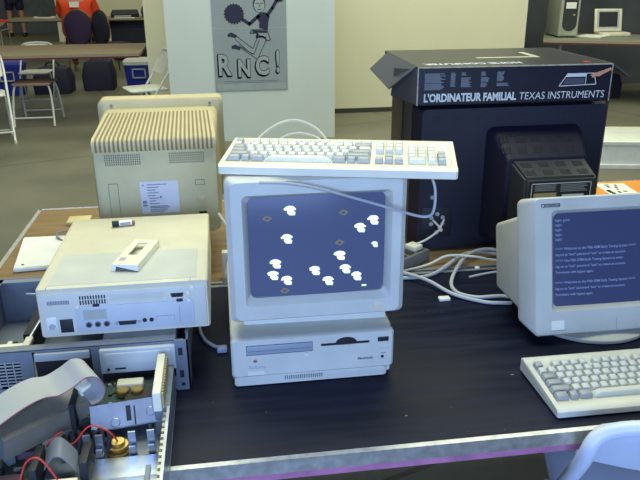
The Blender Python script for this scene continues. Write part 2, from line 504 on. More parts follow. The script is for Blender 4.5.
def scr_xy(px, py):   # photo pixel inside the 247..387 x 196..296 picture -> screen plane coordinates
    return (-.1265+(px-247)/(387-247)*.256, .2785-(py-(198-(px-247)*.043))/(98.5)*.198)


for k, (px, py) in enumerate(((289, 210), (285, 237), (360, 227), (374, 220), (376, 244), (339, 254), (345, 268), (357, 276), (327, 280), (313, 269), (284, 279), (270, 274), (273, 262))):
    x, z = scr_xy(px, py)
    s = .0115
    if k == 4: s = .007
    obj('screen_icon', icon(x, z, s, k), lit, sc)
x, z = scr_xy(366, 286)
b = bmesh.new(); box(b, x-.005, x+.004, on_glass(x, z)-.002, on_glass(x, z)-.001, z-.002, z+.001); obj('screen_icon', b, lit, sc)
for px, py in ((266, 218), (343, 212), (339, 241), (282, 290)):
    x, z = scr_xy(px, py); y = on_glass(x, z)-.0016
    b = bmesh.new()
    o_ = [(x-.0095, z), (x-.001, z+.0062), (x+.0095, z+.001), (x+.001, z-.0062)]; i_ = [(x-.0045, z), (x-.0005, z+.003), (x+.0045, z+.0005), (x+.0005, z-.003)]
    for q in range(4):
        prism(b, [o_[q], o_[(q+1) % 4], i_[(q+1) % 4], i_[q]], .001, Matrix.Translation((0, y, 0)))
    obj('screen_diamond', b, tan, sc)
b = bmesh.new(); box(b, .107, .124, -.0008, .005, .041, .062, bev=.0006); obj('control_door', b, platw, Mn)
b = bmesh.new(); cyl(b, (.1015, -.0006, .052), .0016, .003, 'y', 10)
obj('power_light', b, mat('green_lamp', (80, 170, 90), .4, emit=(110, 200, 110), es=.8), Mn)
b = bmesh.new(); cyl(b, (.078, .0515, .022), .0015, .003, 'y', 10); obj('latch_hole', b, dark, Mn)


# ------------------------------------------------------------------ keyboards
def keyboard(label, loc, rz, Wk, Dk, hb, hf, pitch, rows, bodym, base_k, mod_k, caseprof='flat', cord=None):
    t = thing('computer_keyboard', label, 'keyboard', loc, rz)
    # body: side profile in y,z
    prof = [(0, .002), (.004, 0), (Dk-.004, 0), (Dk, .004), (Dk, hb-.003), (Dk-.005, hb), (Dk-.018, hb), (Dk-.024, hb-.004), (.030, hf-.003), (.026, hf), (.006, hf), (0, hf-.004)]
    b = bmesh.new()
    rings = [[(x, y+dy*(0), z) for y, z in prof] for x, dy in ((0.003, 0), (Wk-.003, 0))]
    r0 = [(0, min(max(y, .003), Dk-.003), min(max(z, .003), hb-.003)) for y, z in prof]
    r3 = [(Wk, y, z) for _, y, z in r0]
    loft(b, [r0, rings[0], rings[1], r3])
    obj('body', b, bodym, t)
    # end cheeks closing the key well
    for xa in (0.0005, Wk-.0085):
        b = bmesh.new()
        prism(b, [(.004, hf-.006), (Dk-.004, hb-.006), (Dk-.006, hb), (.006, hf)], .008, Matrix(((0, 1, 0, xa), (1, 0, 0, 0), (0, 0, 1, 0), (0, 0, 0, 1))))
        obj('well_rim', b, bodym, t)
    ys0, ys1 = .034, Dk-.026
    slope = (hb-.004-hf+.003)/(Dk-.024-.030)
    cache = {}
    keys = []
    for (x, row, wu, m) in rows:
        keys.append((row, x, wu, m))
    nrow = max(k[0] for k in keys)+1
    ph = (ys1-ys0)/nrow
    n = 0; rest = bmesh.new()
    keys.sort(key=lambda q: (q[0], q[1]))
    for row, x, wu, m in keys:
        kw = wu*pitch-.0025; kd = ph-.0025; kh = .0085
        y = ys0+row*ph
        z = hf-.003+(y+ph/2-.030)*slope
        key = (round(wu, 2), m)
        if key not in cache:
            kb = bmesh.new()
            loft(kb, [[(0, 0, -.003), (kw, 0, -.003), (kw, kd, -.003), (0, kd, -.003)], [(0, 0, .002), (kw, 0, .002), (kw, kd, .002), (0, kd, .002)],
                      [(kw*.10, kd*.14, kh), (kw*.90, kd*.14, kh), (kw*.90, kd*.90, kh+.0012), (kw*.10, kd*.90, kh+.0012)]])
            bmesh.ops.bevel(kb, geom=[e for e in kb.edges], offset=.0008, segments=1, affect='EDGES')
            o = obj('key', kb, base_k if m == 0 else mod_k, t)
            cache[key] = o
        else:
            if n >= 100:
                me = cache[key].data; q = bmesh.new(); q.from_mesh(me)
                bmesh.ops.transform(q, matrix=Matrix.Translation((x, y, z)) @ Matrix.Rotation(math.atan(slope), 4, 'X'), verts=q.verts[:])
                m2 = bpy.data.meshes.new('q'); q.to_mesh(m2); q.free(); rest.from_mesh(m2); bpy.data.meshes.remove(m2)
                continue
            o = cache[key].copy(); COL.objects.link(o); o.parent = t
        o.location = (x, y, z); o.rotation_euler = (math.atan(slope), 0, 0)
        n += 1
    if len(rest.verts):
        obj('far_keys', rest, base_k, t, kind='stuff')
    return t


def layout(pitch, x0, gap, numpad=True):
    L = []
    u = pitch
    rows = [[(1.5, 1), (1, 1), (1.5, 1), (7, 0), (1.5, 1), (1, 1), (1.5, 1)],
            [(2.25, 1)]+[(1, 0)]*10+[(2.75, 1)],
            [(1.75, 1)]+[(1, 0)]*11+[(2.25, 1)],
            [(1.5, 1)]+[(1, 0)]*12+[(1.5, 0)],
            [(1, 0)]*13+[(2, 1)],
            [(1, 1)]+[(-.9, 0)]+[(1, 0)]*4+[(-.55, 0)]+[(1, 0)]*4+[(-.55, 0)]+[(1, 0)]*4]
    for r, ks in enumerate(rows):
        x = x0
        for wu, m in ks:
            if wu > 0: L.append((x, r, wu, m))
            x += abs(wu)*u
    x1 = x0+15*u+gap
    for r, n in ((0, 3), (3, 3), (4, 3), (5, 3)):
        for k in range(n): L.append((x1+k*u, r, 1, 1 if r == 0 else 0))
    L.append((x1+u, 1, 1, 1))
    x2 = x1+3*u+gap
    for r in range(5):
        for k in range(4):
            if k == 3 and r > 2: continue
            if r == 0 and k == 1: continue
            L.append((x2+k*u, r, 2 if (r == 0 and k == 0) else 1, 1 if k == 3 else 0))
    return L


KB = keyboard('cream keyboard lying across the top of the lit icon-screen monitor', (-.011, 1.232, 1.1735), R(-14.3), .424, .156, .034, .019, .0176, layout(.0176, .009, .006), keyc, keyw, keyg)
b = bmesh.new()
inv = lambda pts: pts
tube(b, [(.365, 1.178, 1.176), (.372, 1.165, 1.150), (.371, 1.160, 1.115), (.364, 1.165, 1.098), (.342, 1.170, 1.098), (.30, 1.172, 1.112), (.235, 1.176, 1.133), (.165, 1.180, 1.155), (.11, 1.184, 1.166), (.06, 1.189, 1.168)], .0026)
obj('cord', b, cable, KB, wc=True, label='grey keyboard cord hanging across the monitor front')

KR = keyboard('platinum keyboard at the right edge in front of the text screen', (.573, 1.003, .7516), R(-.3), .47, .172, .030, .017, .0188, layout(.0188, .013, .008), plat, mat('key_cap_grey_white', (196, 198, 192), .45), mat('key_cap_grey', (156, 158, 160), .45))

# cable arcs behind the keyboard on the monitor top
b = bmesh.new()
tube(b, [(.060, 1.42, 1.1755), (.085, 1.45, 1.196), (.125, 1.47, 1.215), (.165, 1.48, 1.216), (.20, 1.47, 1.200), (.222, 1.44, 1.1755)], .0028)
tube(b, [(.102, 1.40, 1.1755), (.125, 1.43, 1.192), (.160, 1.44, 1.198), (.195, 1.43, 1.190), (.215, 1.40, 1.1755)], .0025)
tag(obj('cable', b, cablew), 'pale cable arching up behind the keyboard on the monitor', 'cable')

# ------------------------------------------------------------------ text-screen monitor at the right
T = thing('computer_monitor', 'grey-beige monitor at the right showing lines of text on blue', 'monitor', (.832, 1.262, .751))
TH = R(-14.5)
MT = Matrix.Translation((0, 0, .022)) @ Matrix.Rotation(TH, 4, 'X')      # the head leans back on its swivel foot


def tilt(bm):
    bmesh.ops.transform(bm, matrix=MT, verts=bm.verts[:]); return bm


b = loft(bmesh.new(), [rr(-.190, .190, .035, .285, .012, .060), rr(-.206, .206, .022, .296, .014, .045), rr(-.206, .206, .020, .297, .014, .034),
                       rr(-.188, .188, .0, .300, .010, .004), rr(-.185, .185, .003, .297, .010, 0), rr(-.149, .142, .052, .272, .010, 0), rr(-.140, .133, .060, .264, .012, .012), rr(-.140, .133, .060, .264, .012, .045)], cap0=True, cap1=False)
obj('bezel', tilt(b), hp, T)
obj('housing', tilt(loft(bmesh.new(), [rr(-.203, .203, .045, .262, .014, .043), rr(-.214, .214, .083, .237, .010, .146), rr(-.212, .212, .086, .235, .010, .152), rr(-.15, .15, .09, .225, .02, .22), rr(-.10, .10, .11, .21, .02, .30)])), hp, T)
b = bmesh.new()
cyl(b, (-.012, .125, 0), .145, .010, n=48, bev=.002); cyl(b, (-.012, .125, .010), .14, .012, n=48, r2=.10)
sb_ = obj('swivel_base', b, hp, T)
b = cyl(bmesh.new(), (-.012, .125, .020), .075, .035, n=32)
obj('swivel_neck', b, hp, sb_)
gb, gf2 = glass(bmesh.new(), -.140, .133, .060, .264, .019, .010)
scr2 = mat('blue_text_screen', (16, 18, 40), .22, emit=(46, 62, 108), es=.85, var=.02)
ts = obj('screen', tilt(gb), scr2, T)
dimt = mat('dim_screen_text', (90, 100, 130), .6, emit=(86, 104, 156), es=.95)
lines = [(0, 'login: guest'), (1, 'login:'), (2, 'login:'), (3, 'login:'), (4, 'login:'),
         (6.0, '>>>> Welcome to the Fifth KBM Early Testing System <<<<'), (7.25, 'log on as "test" password "test" to create an account.'),
         (8.5, '>>>> Use Fifth KBM Early Testing System to enter.'), (9.75, 'log on as "test" password "test" to create an account.'), (11, 'Terminate with logout again.'),
         (13.2, '>>>> Welcome to the Fifth KBM Early Testing System <<<<'), (14.5, 'log on as "test" password "test" to create an account.'), (15.8, 'Terminate with logout again.')]
for li, s in lines:
    b = bmesh.new(); z = .246-li*.0103
    text(b, s, .0080, FR(-.134, 0, z), sx=.92, off=.00006, thick=.0001)
    for v in b.verts:
        u = (v.co.x+.140)/.273; vv = (v.co.z-.060)/.204
        v.co.y = gf2(u, vv)[1]-.0010+v.co.y
    obj('screen_text', tilt(b), dimt, ts)
bd = obj('badge', tilt(B(-.172, -.130, -.0008, .004, .279, .2865)), mat('dark_grey_badge', (78, 80, 84), .5), T)
b = bmesh.new(); box(b, -.1705, -.1660, -.0012, 0, .2805, .285); text(b, '1024 COLOR', .0062, FR(-.164, -.0011, .2805), thick=.0002, sx=.85); obj('badge_print', tilt(b), lgrey, bd)
obj('sticker', tilt(B(-.150, -.121, -.0007, .003, .012, .032)), paper, T, label='small white sticker')
b = bmesh.new(); box(b, -.153, -.118, -.0004, .003, .0100, .0106); obj('panel_seam', tilt(b), grey, T)
b = bmesh.new(); box(b, .0, .0006, -.0004, .003, .004, .03); obj('panel_seam', tilt(b), grey, T)

# ------------------------------------------------------------------ black television with the carton on it
V = thing('television', 'large black television seen from behind under the printed carton', 'television', (.77, 1.83, .7505))
obj('cabinet', loft(bmesh.new(), [rr(-.225, .385, .0, .425, .01, .19), rr(-.24, .40, 0, .43, .012, .20), rr(-.24, .40, 0, .43, .012, .31), rr(-.22, .38, .02, .41, .012, .33)]), wood, V)
obj('rear_cover', loft(bmesh.new(), [rr(-.236, .395, .002, .428, .012, .203), rr(-.238, .36, .002, .428, .012, .10), rr(-.252, .315, .004, .424, .012, .035), rr(-.232, .298, .008, .412, .012, .0)]), black, V)
obj('tube_bulge', loft(bmesh.new(), [rr(-.050, .228, .030, .362, .022, .012), rr(-.042, .218, .045, .352, .022, -.035), rr(-.022, .206, .05, .292, .014, -.095)]), black, V)
lo = loft(bmesh.new(), [[(x, y, z) for x, y, z in ((-.010, -.092, .06), (.200, -.092, .06), (.200, -.092, .287), (-.010, -.092, .287))],
                        [(x, y, z) for x, y, z in ((.0, -.178, .07), (.198, -.178, .07), (.198, -.172, .257), (.0, -.172, .257))]])
bmesh.ops.bevel(lo, geom=lo.edges[:], offset=.006, segments=2, affect='EDGES')
nb = obj('neck_cover', lo, black2, V)
for rrow in range(2):
    for k in range(4):
        b = bmesh.new(); tt = .30+rrow*.42
        M = Matrix.Translation((.024+.048*k, -.092-.080*tt, .287-.030*tt)) @ Matrix.Rotation(math.atan2(.030, .080), 4, 'X')
        for q in range(5): box(b, -.014+q*.0058, -.0105+q*.0058, -.010, .010, -.003, .0012, M=M)
        obj('vent', b, dark, nb)
for rrow in range(2):
    for k in range(5):
        b = bmesh.new(); tt = .3+rrow*.4
        M = Matrix.Translation((-.018+.045*k, -.035-.060*tt, .352-.060*tt)) @ Matrix.Rotation(R(45), 4, 'X')
        for q in range(5): box(b, -.012+q*.0055, -.009+q*.0055, -.010, .010, -.003, .0012, M=M)
        obj('vent', b, dark, V)
for k in range(8):
    b = bmesh.new(); cx = -.19+k*.060
    for q in range(3): box(b, cx-.012+q*.010, cx-.005+q*.010, -.001, .006, .378, .390)
    obj('vent', b, dark, V)
lab = obj('rating_label', B(.014, .178, -.1815, -.174, .185, .246), dark, V)
b = bmesh.new()
for a in ((.014, .178, .2445, .246), (.014, .178, .185, .1865), (.014, .0155, .185, .246), (.1765, .178, .185, .246)): box(b, a[0], a[1], -.1822, -.180, a[2], a[3])
obj('label_frame', b, ink, lab)
b = bmesh.new()
for i in range(5): box(b, .024, .082-.004*(i % 2), -.182, -.180, .226+i*.0034, .228+i*.0034)
for i in range(5): box(b, .094, .168-.005*(i % 3), -.182, -.180, .222+i*.0042, .2245+i*.0042)
obj('label_print', b, inkd, lab)
obj('label_patch', B(.022, .084, -.182, -.180, .198, .220), mat('tan_print', (170, 150, 110), .6), lab)
obj('label_patch', B(.100, .160, -.182, -.180, .200, .214), ink, lab)
jp = obj('jack_panel', B(-.222, -.132, -.003, .01, .045, .135, bev=.002), dark, V)
for jx, jz in ((-.193, .165), (-.176, .115), (-.193, .104), (-.160, .104), (-.193, .086), (-.160, .086), (-.176, .06)):
    b = bmesh.new(); cyl(b, (jx, -.010, jz), .0035, .012, 'y', 12); cyl(b, (jx, -.005, jz), .006, .003, 'y', 12)
    obj('socket', b, lgrey, jp)
b = bmesh.new(); tube(b, [(.577, 1.812, .853), (.592, 1.80, .838), (.598, 1.795, .832)], .003); tube(b, [(.610, 1.812, .853), (.598, 1.80, .838), (.59, 1.79, .83), (.55, 1.775, .81), (.517, 1.770, .800)], .003)
cyl(b, (.594, 1.785, .832), .005, .018, 'y', 10)
tag(obj('audio_cable', b, cablew), 'thin pale cable forked into the sockets of the black television', 'cable')

# carton
G = thing('carton', 'long navy-black printed carton with open end flaps lying on the television', 'box', (.772, 1.780, 1.182), R(-1.5))
L2 = .264; Hc = .0975; Dc = .42
th = .003
bx = obj('front_side', B(-L2, L2, 0, th, 0, Hc), boxblk, G)
obj('rear_side', B(-L2, L2, Dc-th, Dc, 0, Hc), boxblk, G)
tp = obj('top_side', B(-L2, L2, 0, Dc, Hc-th, Hc), boxtop, G)
obj('bottom_side', B(-L2, L2, 0, Dc, 0, th), boxblk, G)
b = bmesh.new(); box(b, L2-.06, L2-.057, th, Dc-th, th, Hc-th); obj('inner_tray', b, boxin, G)


def quad_plate(pts, n):
    b = bmesh.new(); P = [Vector(p) for p in pts]; n = Vector(n).normalized()*.003
    return loft(b, [P, [p+n for p in P]])


# left end: top flap lifted outwards, front flap folded, rear flap
obj('end_flap', quad_plate([(-L2, .01, Hc), (-L2, Dc-.05, Hc), (-L2-.055, Dc-.05, Hc-.050), (-L2-.066, .04, Hc-.060)], (-.4, 0, .8)), boxflap, G, label='navy flap sloping out from the left end')
obj('end_flap', quad_plate([(-L2, 0, .002), (-L2, 0, Hc-.004), (-L2-.040, .10, Hc-.012), (-L2-.048, .10, .012)], (.9, .4, 0)), boxin, G, label='grey inner face of a folded side flap')
obj('end_flap', quad_plate([(L2, .0, .004), (L2, .0, Hc-.004), (L2+.012, .09, Hc-.012), (L2+.012, .09, .008)], (.9, .2, 0)), boxflap, G)
obj('end_flap', quad_plate([(L2, 0.01, Hc-.001), (L2, Dc-.01, Hc-.001), (L2+.075, Dc-.02, Hc-.048), (L2+.052, .006, Hc-.036)], (.5, 0, .8)), boxin, G, label='thin grey flap sticking out at the right end')
b = bmesh.new(); text(b, "L'ORDINATEUR FAMILIAL", .0285, FR(-L2+.018, -.0004, .0095), off=.0010, sx=.775, thick=.0003); obj('bold_title', b, ink, bx)
b = bmesh.new(); text(b, "TEXAS INSTRUMENTS", .0275, FR(.012, -.0004, .0095), off=-.0002, sx=.885, thick=.0003, shear=.06); obj('thin_title', b, ink, bx)
for (cx, w_, z0, z1) in ((-.245, .052, .040, .056), (-.245, .056, .059, .082), (-.176, .014, .048, .083), (-.148, .014, .075, .083), (-.148, .028, .046, .070), (-.095, .014, .074, .084), (-.095, .024, .058, .070), (-.095, .02, .045, .055), (-.052, .020, .058, .083), (-.052, .040, .048, .054)):
    b = bmesh.new(); z = z1; rnd = random.Random(int(cx*1000)+int(z0*1e4))
    while z > z0:
        box(b, cx, cx+w_*rnd.uniform(.7, 1.0), -.0007, .0005, z-.0017, z); z -= .0028
    obj('print_block', b, inkd, bx)
kb_ = bmesh.new()
P0 = [(.120, .042), (.222, .045), (.214, .074), (.141, .074)]
for a, c_ in ((0, 1), (1, 2), (2, 3), (3, 0)):
    ax, az = P0[a]; cx, cz = P0[c_]; dx, dz = cx-ax, cz-az; l_ = math.hypot(dx, dz); nx, nz = -dz/l_*.0009, dx/l_*.0009
    prism(kb_, [(ax+nx, az+nz), (cx+nx, cz+nz), (cx-nx, cz-nz), (ax-nx, az-nz)], .001, Matrix.Translation((0, -.0008, 0)))
prism(kb_, [(.1915, .044), (.1930, .044), (.1935, .074), (.1920, .074)], .001, Matrix.Translation((0, -.0008, 0)))
prism(kb_, [(.137, .0655), (.192, .0655), (.192, .074), (.142, .074)], .001, Matrix.Translation((0, -.0008, 0)))
obj('printed_console', kb_, ink, bx)
b = bmesh.new(); prism(b, [(.130, .046), (.188, .047), (.189, .062), (.137, .062)], .001, Matrix.Translation((0, -.0006, 0))); obj('printed_keys', b, mat('dim_grey_print', (72, 74, 86), .6), bx)
b = bmesh.new(); prism(b, [(.258, .088), (.262, .082), (.240, .072), (.228, .065), (.219, .066), (.214, .063), (.208, .062), (.209, .066), (.203, .068), (.208, .071), (.217, .075), (.235, .080)], .001, Matrix.Translation((0, -.0009, 0))); obj('printed_hand', b, mat('flesh_print', (206, 146, 108), .6), bx)
b = bmesh.new(); box(b, -L2, L2, -.0006, .002, Hc-.0022, Hc+.0006); box(b, -L2-.0005, -L2+.003, -.0006, .002, 0, Hc); box(b, L2-.002, L2+.0006, -.0006, .002, 0, Hc); obj('worn_edge', b, mat('worn_card_edge', (170, 166, 140), .7, 0, .3, 60), bx)
b = bmesh.new(); text(b, 'HOME COMPUTER', .040, Matrix.Translation((.035, .072, Hc+.0004)) @ Matrix.Rotation(R(180), 4, 'Z'), off=.0012, thick=.0003, sx=.80); obj('top_title', b, ink, tp)
b = bmesh.new(); box(b, -.05, .12, .17, .19, Hc, Hc+.0008); box(b, .118, .135, .17, .30, Hc, Hc+.0008); obj('printed_outline', b, mat('pale_card_print', (190, 186, 160), .6), tp)
obj('red_patch', B(.205, .222, .04, .06, Hc, Hc+.0008), redc, tp)

# ------------------------------------------------------------------ aged monitor seen from behind, on another machine
SUP = thing('desktop_computer', 'beige desktop computer hidden under the aged beige monitor', 'computer', (-.17, 1.75, .7505))
b = bmesh.new(); box(b, -.155, .105, 0, .36, .006, .128, bev=.006)
obj('case', b, yellb, SUP)
b = bmesh.new(); box(b, -.15, -.1, .02, .34, 0, .008); box(b, .05, .1, .02, .34, 0, .008); obj('foot', b, dark, SUP)
A = thing('computer_monitor', 'aged beige monitor seen from behind with a ribbed sloping top', 'monitor', (-.167, 1.752, .878))
obj('bezel', loft(bmesh.new(), [rr(-.172, .172, .012, .298, .016, .36), rr(-.175, .175, .008, .302, .018, .35), rr(-.174, .174, .008, .301, .018, .295), rr(-.165, .165, .014, .293, .016, .288)]), yell, A)
# body: loft in y; rear face full-height to .205, slope rises towards bezel
def bodyring(y, top, hw_, r=.02):
    return rr(-hw_, hw_, 0.0, top, r, y)
bd_ = obj('housing', loft(bmesh.new(), [bodyring(.29, .278, .160), bodyring(.275, .276, .160), bodyring(.21, .276, .158), bodyring(.022, .252, .154), bodyring(.006, .248, .153), bodyring(0, .240, .149, .018)]), yellb, A)
# ribbed cap: slopes down to the rear and turns over the rear edge
def caprib(b, t0, xw0, xw1, grow):
    prof = [(.205, .2795), (.012, .2545), (.0, .2505), (-.0045, .244), (-.0045, .227)]
    rings = []
    for (y, z), k in zip(prof, (0, .94, .97, 1, 1)):
        u0 = xw0[0]+(xw1[0]-xw0[0])*k; u1 = xw0[1]+(xw1[1]-xw0[1])*k
        rings.append([(u0, y-grow, z+grow), (u1, y-grow, z+grow), (u1, y+.004, z-.006), (u0, y+.004, z-.006)])
    return loft(b, rings)
sp = obj('vented_top', caprib(bmesh.new(), 0, (-.140, .140), (-.151, .151), 0), yell, A)
for i in range(27):
    u = (i+.5)/27
    xa = -.136+.272*u; xb = -.146+.292*u
    obj('vent_slot', caprib(bmesh.new(), 0, (xa-.0026, xa+.0026), (xb-.0026, xb+.0026), .0006), mat('shadowed_beige_slot', (132, 116, 80), .7), sp)
for k in range(2):
    b = bmesh.new(); s0 = -.122 if k == 0 else .035
    for i in range(17):
        for j in range(5):
            cx = s0+i*.0052; cz = .189+j*.0058
            box(b, cx-.0014, cx+.0014, -.0005, .004, cz-.0018, cz+.0018)
    obj('air_vent', b, mat('vent_hole_grey', (96, 94, 80), .7), A)
lb = obj('rating_label', B(-.045, .050, -.001, .003, .058, .142), mat('blue_white_label', (206, 208, 216), .6), A)
b = bmesh.new()
apple_shape(b, -.037, -.0016, .132, .004)
for i in range(9): box(b, -.028 if i < 5 else -.024, (.0 if i % 2 else -.008) if i not in (0, 8) else .022, -.0014, 0, .133-i*.0072, .1352-i*.0072)
for i in range(3): box(b, -.024, .026-.007*i, -.0014, 0, .072-i*.0052, .0742-i*.0052)
box(b, -.041, -.031, -.0014, 0, .085, .092); box(b, .002, .008, -.0014, 0, .098, .103); box(b, -.041, -.03, -.0014, 0, .077, .082)
obj('label_print', b, mat('grey_blue_print', (120, 122, 140), .6), lb)
b = bmesh.new()
for a in ((-.122, -.098, .139, .1405), (-.122, -.1207, .03, .14), (-.0993, -.098, .03, .14)): box(b, a[0], a[1], -.0006, .003, a[2], a[3])
obj('service_slot', b, mat('seam_olive', (128, 126, 104), .6), A)
b = bmesh.new()
for a in ((.093, .117, .1405, .142), (.093, .117, .1275, .129), (.093, .0945, .128, .142), (.1155, .117, .128, .142)): box(b, a[0], a[1], -.0006, .003, a[2], a[3])
obj('socket_cover', b, mat('seam_olive', (128, 126, 104)), A)
b = bmesh.new(); box(b, .096, .118, -.003, .003, .084, .098, bev=.0015); obj('adjust_knob', b, yell, A)
b = bmesh.new(); box(b, .097, .119, -.001, .003, .032, .058, bev=.003); pk = obj('power_inlet', b, dark, A)
b = bmesh.new(); box(b, .102, .114, -.004, .003, .034, .046, bev=.001); obj('inlet_plug', b, yellb, pk)
for sx in (-.135, .138):
    b = bmesh.new(); cyl(b, (sx, .2835, .2855), .004, .006, 'y', 12); obj('screw', b, grey, A)

# ------------------------------------------------------------------ open metal chassis with the computer on top of it
CH = thing('open_chassis', 'stripped blue-grey metal computer chassis under the cream desktop computer', 'computer chassis', (-.303, 1.21, .7505))
a0, a1 = -.222, .212
b = bmesh.new(); box(b, a0, a1, .0, .35, 0, .0025); obj('base_pan', b, steelm, CH)
b = bmesh.new(); box(b, a0, a1, .345, .348, .0025, .110); box(b, a0, a1, .325, .348, .1070, .1085); obj('rear_wall', b, steelm, CH)
b = bmesh.new(); box(b, a0, a0+.002, .002, .345, .0025, .110); box(b, a0, a0+.014, .002, .345, .1070, .1085); obj('side_wall', b, steelm, CH)
b = bmesh.new(); box(b, a1-.002, a1, .03, .345, .0025, .109); obj('side_wall', b, steelm, CH)
# front: frame members
fb = bmesh.new()
box(fb, a0, a1-.004, 0, .002, .104, .1095); box(fb, a0, a1-.004, 0, .002, .0025, .030); box(fb, -.094, -.070, 0, .002, .03, .104); box(fb, .036, .052, 0, .002, .03, .104); box(fb, a0, -.20, 0, .002, .03, .104); box(fb, -.200, -.094, 0, .002, .088, .104)
box(fb, a0, a1-.02, 0, .022, .1070, .1085)
obj('front_frame', fb, steelm, CH)
b = bmesh.new()
for i in range(7):
    for j in range(8):
        cx = -.192+i*.0145; cz = .036+j*.0068
        box(b, cx, cx+.0115, .0004, .0016, cz, cz+.0028)
for i in range(8): box(b, -.1945+i*.0145, -.1925+i*.0145, .0002, .0018, .032, .09)
obj('vent_grille', b, lgrey, CH)
b = bmesh.new(); box(b, -.198, -.096, .010, .013, .03, .09); obj('fan_backing', b, dark, CH)
b = bmesh.new(); box(b, -.066, .034, -.006, .03, .086, .102, bev=.002); obj('drive_bar', b, lgrey, CH, label='grey horizontal drive bay bar')
b = bmesh.new(); box(b, -.068, .034, .006, .012, .03, .086); obj('bay_blank', b, dark, CH)
rail = bmesh.new(); box(rail, a1-.022, a1+.004, -.004, .0, .0, .1085); box(rail, a1+.001, a1+.004, -.004, .06, .0, .1085)
rl = obj('corner_rail', rail, steelm, CH)
for z in (.085, .036):
    b = bmesh.new(); box(b, a1-.015, a1-.007, -.0048, -.003, z-.008, z+.008); obj('rail_slot', b, dark, rl)
b = bmesh.new(); cyl(b, (a1-.010, -.0048, .013), .004, .002, 'y', 12); obj('rail_hole', b, dark, rl)
dv = obj('disc_drive', B(.052, .192, -.010, .16, .052, .102, bev=.002), mat('drive_cream_grey', (190, 196, 200), .45), CH)
b = bmesh.new(); box(b, .060, .184, -.0125, -.008, .072, .096, bev=.002); obj('drive_door', b, mat('drive_door_pale', (202, 206, 206), .4), dv)
b = bmesh.new(); cyl(b, (.066, -.0115, .061), .003, .004, 'y', 10); box(b, .078, .098, -.0108, -.008, .060, .0635); obj('drive_controls', b, dark, dv)
b = bmesh.new(); box(b, -.2, -.19, .02, .12, .003, .04); box(b, -.17, -.155, .03, .2, .003, .025); box(b, -.14, -.10, .02, .1, .003, .05); box(b, -.13, -.11, .16, .28, .003, .06, M=None)
obj('inner_modules', b, dark, CH)
b = bmesh.new(); box(b, -.20, -.084, .040, .056, .085, .097, bev=.002); box(b, -.098, -.084, .03, .075, .088, .10, bev=.002); obj('cream_rail', b, keyc, CH, label='cream plastic drive rail')
b = bmesh.new(); tube(b, [(-.155, .31, .085), (-.10, .30, .085)], .003, smooth=False); tube(b, [(-.12, .06, .055), (-.10, .20, .075), (-.086, .30, .088)], .0035); obj('strut', b, steel, CH)
b = bmesh.new(); box(b, -.167, -.155, .10, .125, .025, .06, bev=.003); box(b, -.148, -.138, .09, .12, .05, .07, bev=.003); obj('white_connector', b, white, CH)

P = thing('desktop_computer', 'cream desktop computer turned to show rear ports, on the stripped metal chassis', 'computer', (-.362, 1.25, .8602))
Wp = .320; Hp = .1035
obj('case', loft(bmesh.new(), [rr(.003, Wp-.003, .003, Hp-.001, .005, .0), rr(0, Wp, 0, Hp, .006, .006), rr(0, Wp, 0, Hp, .006, .395), rr(.006, Wp-.006, .006, Hp-.006, .006, .41)]), platw, P)
lid = obj('top_inset', B(.022, Wp-.022, .012, .165, Hp, Hp+.0008), mat('lid_band', (196, 198, 192), .45), P)
b = bmesh.new(); box(b, .020, .0208, .0, .012, Hp-.003, Hp+.0003); box(b, Wp-.034, Wp-.0332, .0, .03, Hp-.003, Hp+.0003); obj('lid_seam', b, grey, P)
bk = obj('back_panel', B(.006, Wp-.006, -.003, .004, .006, Hp-.010, bev=.002), plat, P)
pb = obj('port_panel', B(.068, Wp-.030, -.0045, 0, .010, .064, bev=.001), mat('port_panel_grey', (190, 196, 204), .45), bk)
b = bmesh.new(); box(b, .130, .235, -.0036, 0, .072, .084); obj('slot_cover', b, plat, bk)
b = bmesh.new()
for i in range(14): box(b, .020+i*.0029, .0219+i*.0029, -.0036, 0, .071, .079)
obj('vent', b, grey, bk)
b = bmesh.new()
for i in range(10): box(b, .079+i*.0050, .0816+i*.0050, -.0036, 0, .068, .077); box(b, .079+i*.0050, .0816+i*.0050, -.0036, 0, .079, .086)
obj('vent', b, dark, bk)
b = bmesh.new(); box(b, .038, .062, -.004, 0, .012, .040, bev=.001); obj('power_inlet', b, dark, bk)
b = bmesh.new(); box(b, .014, .032, -.0036, 0, .020, .046, bev=.001); pw = obj('power_switch_plate', b, white, bk)
b = bmesh.new(); cyl(b, (.023, -.006, .026), .006, .003, 'y', 18); obj('switch_knob', b, lgrey, pw)
b = bmesh.new(); box(b, .083, .126, -.005, -.003, .036, .057); obj('blank_plate', b, mat('blank_plate_olive', (170, 176, 168), .5), pb)
for i in range(3):
    b = bmesh.new(); cyl(b, (.091+i*.0165, -.0062, .026), .0062, .003, 'y', 18); s_ = obj('round_port', b, grey, pb)
    b = bmesh.new(); cyl(b, (.091+i*.0165, -.0070, .026), .0042, .002, 'y', 14); obj('port_core', b, dark, s_)
b = bmesh.new(); prism(b, [(.146, .029), (.180, .029), (.178, .022), (.148, .022)], .005, Matrix.Translation((0, -.008, 0))); obj('wide_port', b, dark, pb)
for x in (.1415, .1845):
    b = bmesh.new(); cyl(b, (x, -.0075, .0255), .0034, .004, 'y', 6); obj('port_screw', b, lgrey, pb)
for x in (.195, .208):
    b = bmesh.new(); cyl(b, (x, -.0062, .028), .0042, .003, 'y', 14); obj('audio_jack', b, dark, pb)
b = bmesh.new()
for a in ((.217, .252, .034, .0346), (.217, .2176, .024, .034), (.2515, .252, .024, .034)): box(b, a[0], a[1], -.005, -.003, a[2], a[3])
box(b, .262, .2626, -.005, -.003, .018, .055); obj('knockout_outline', b, grey, pb)
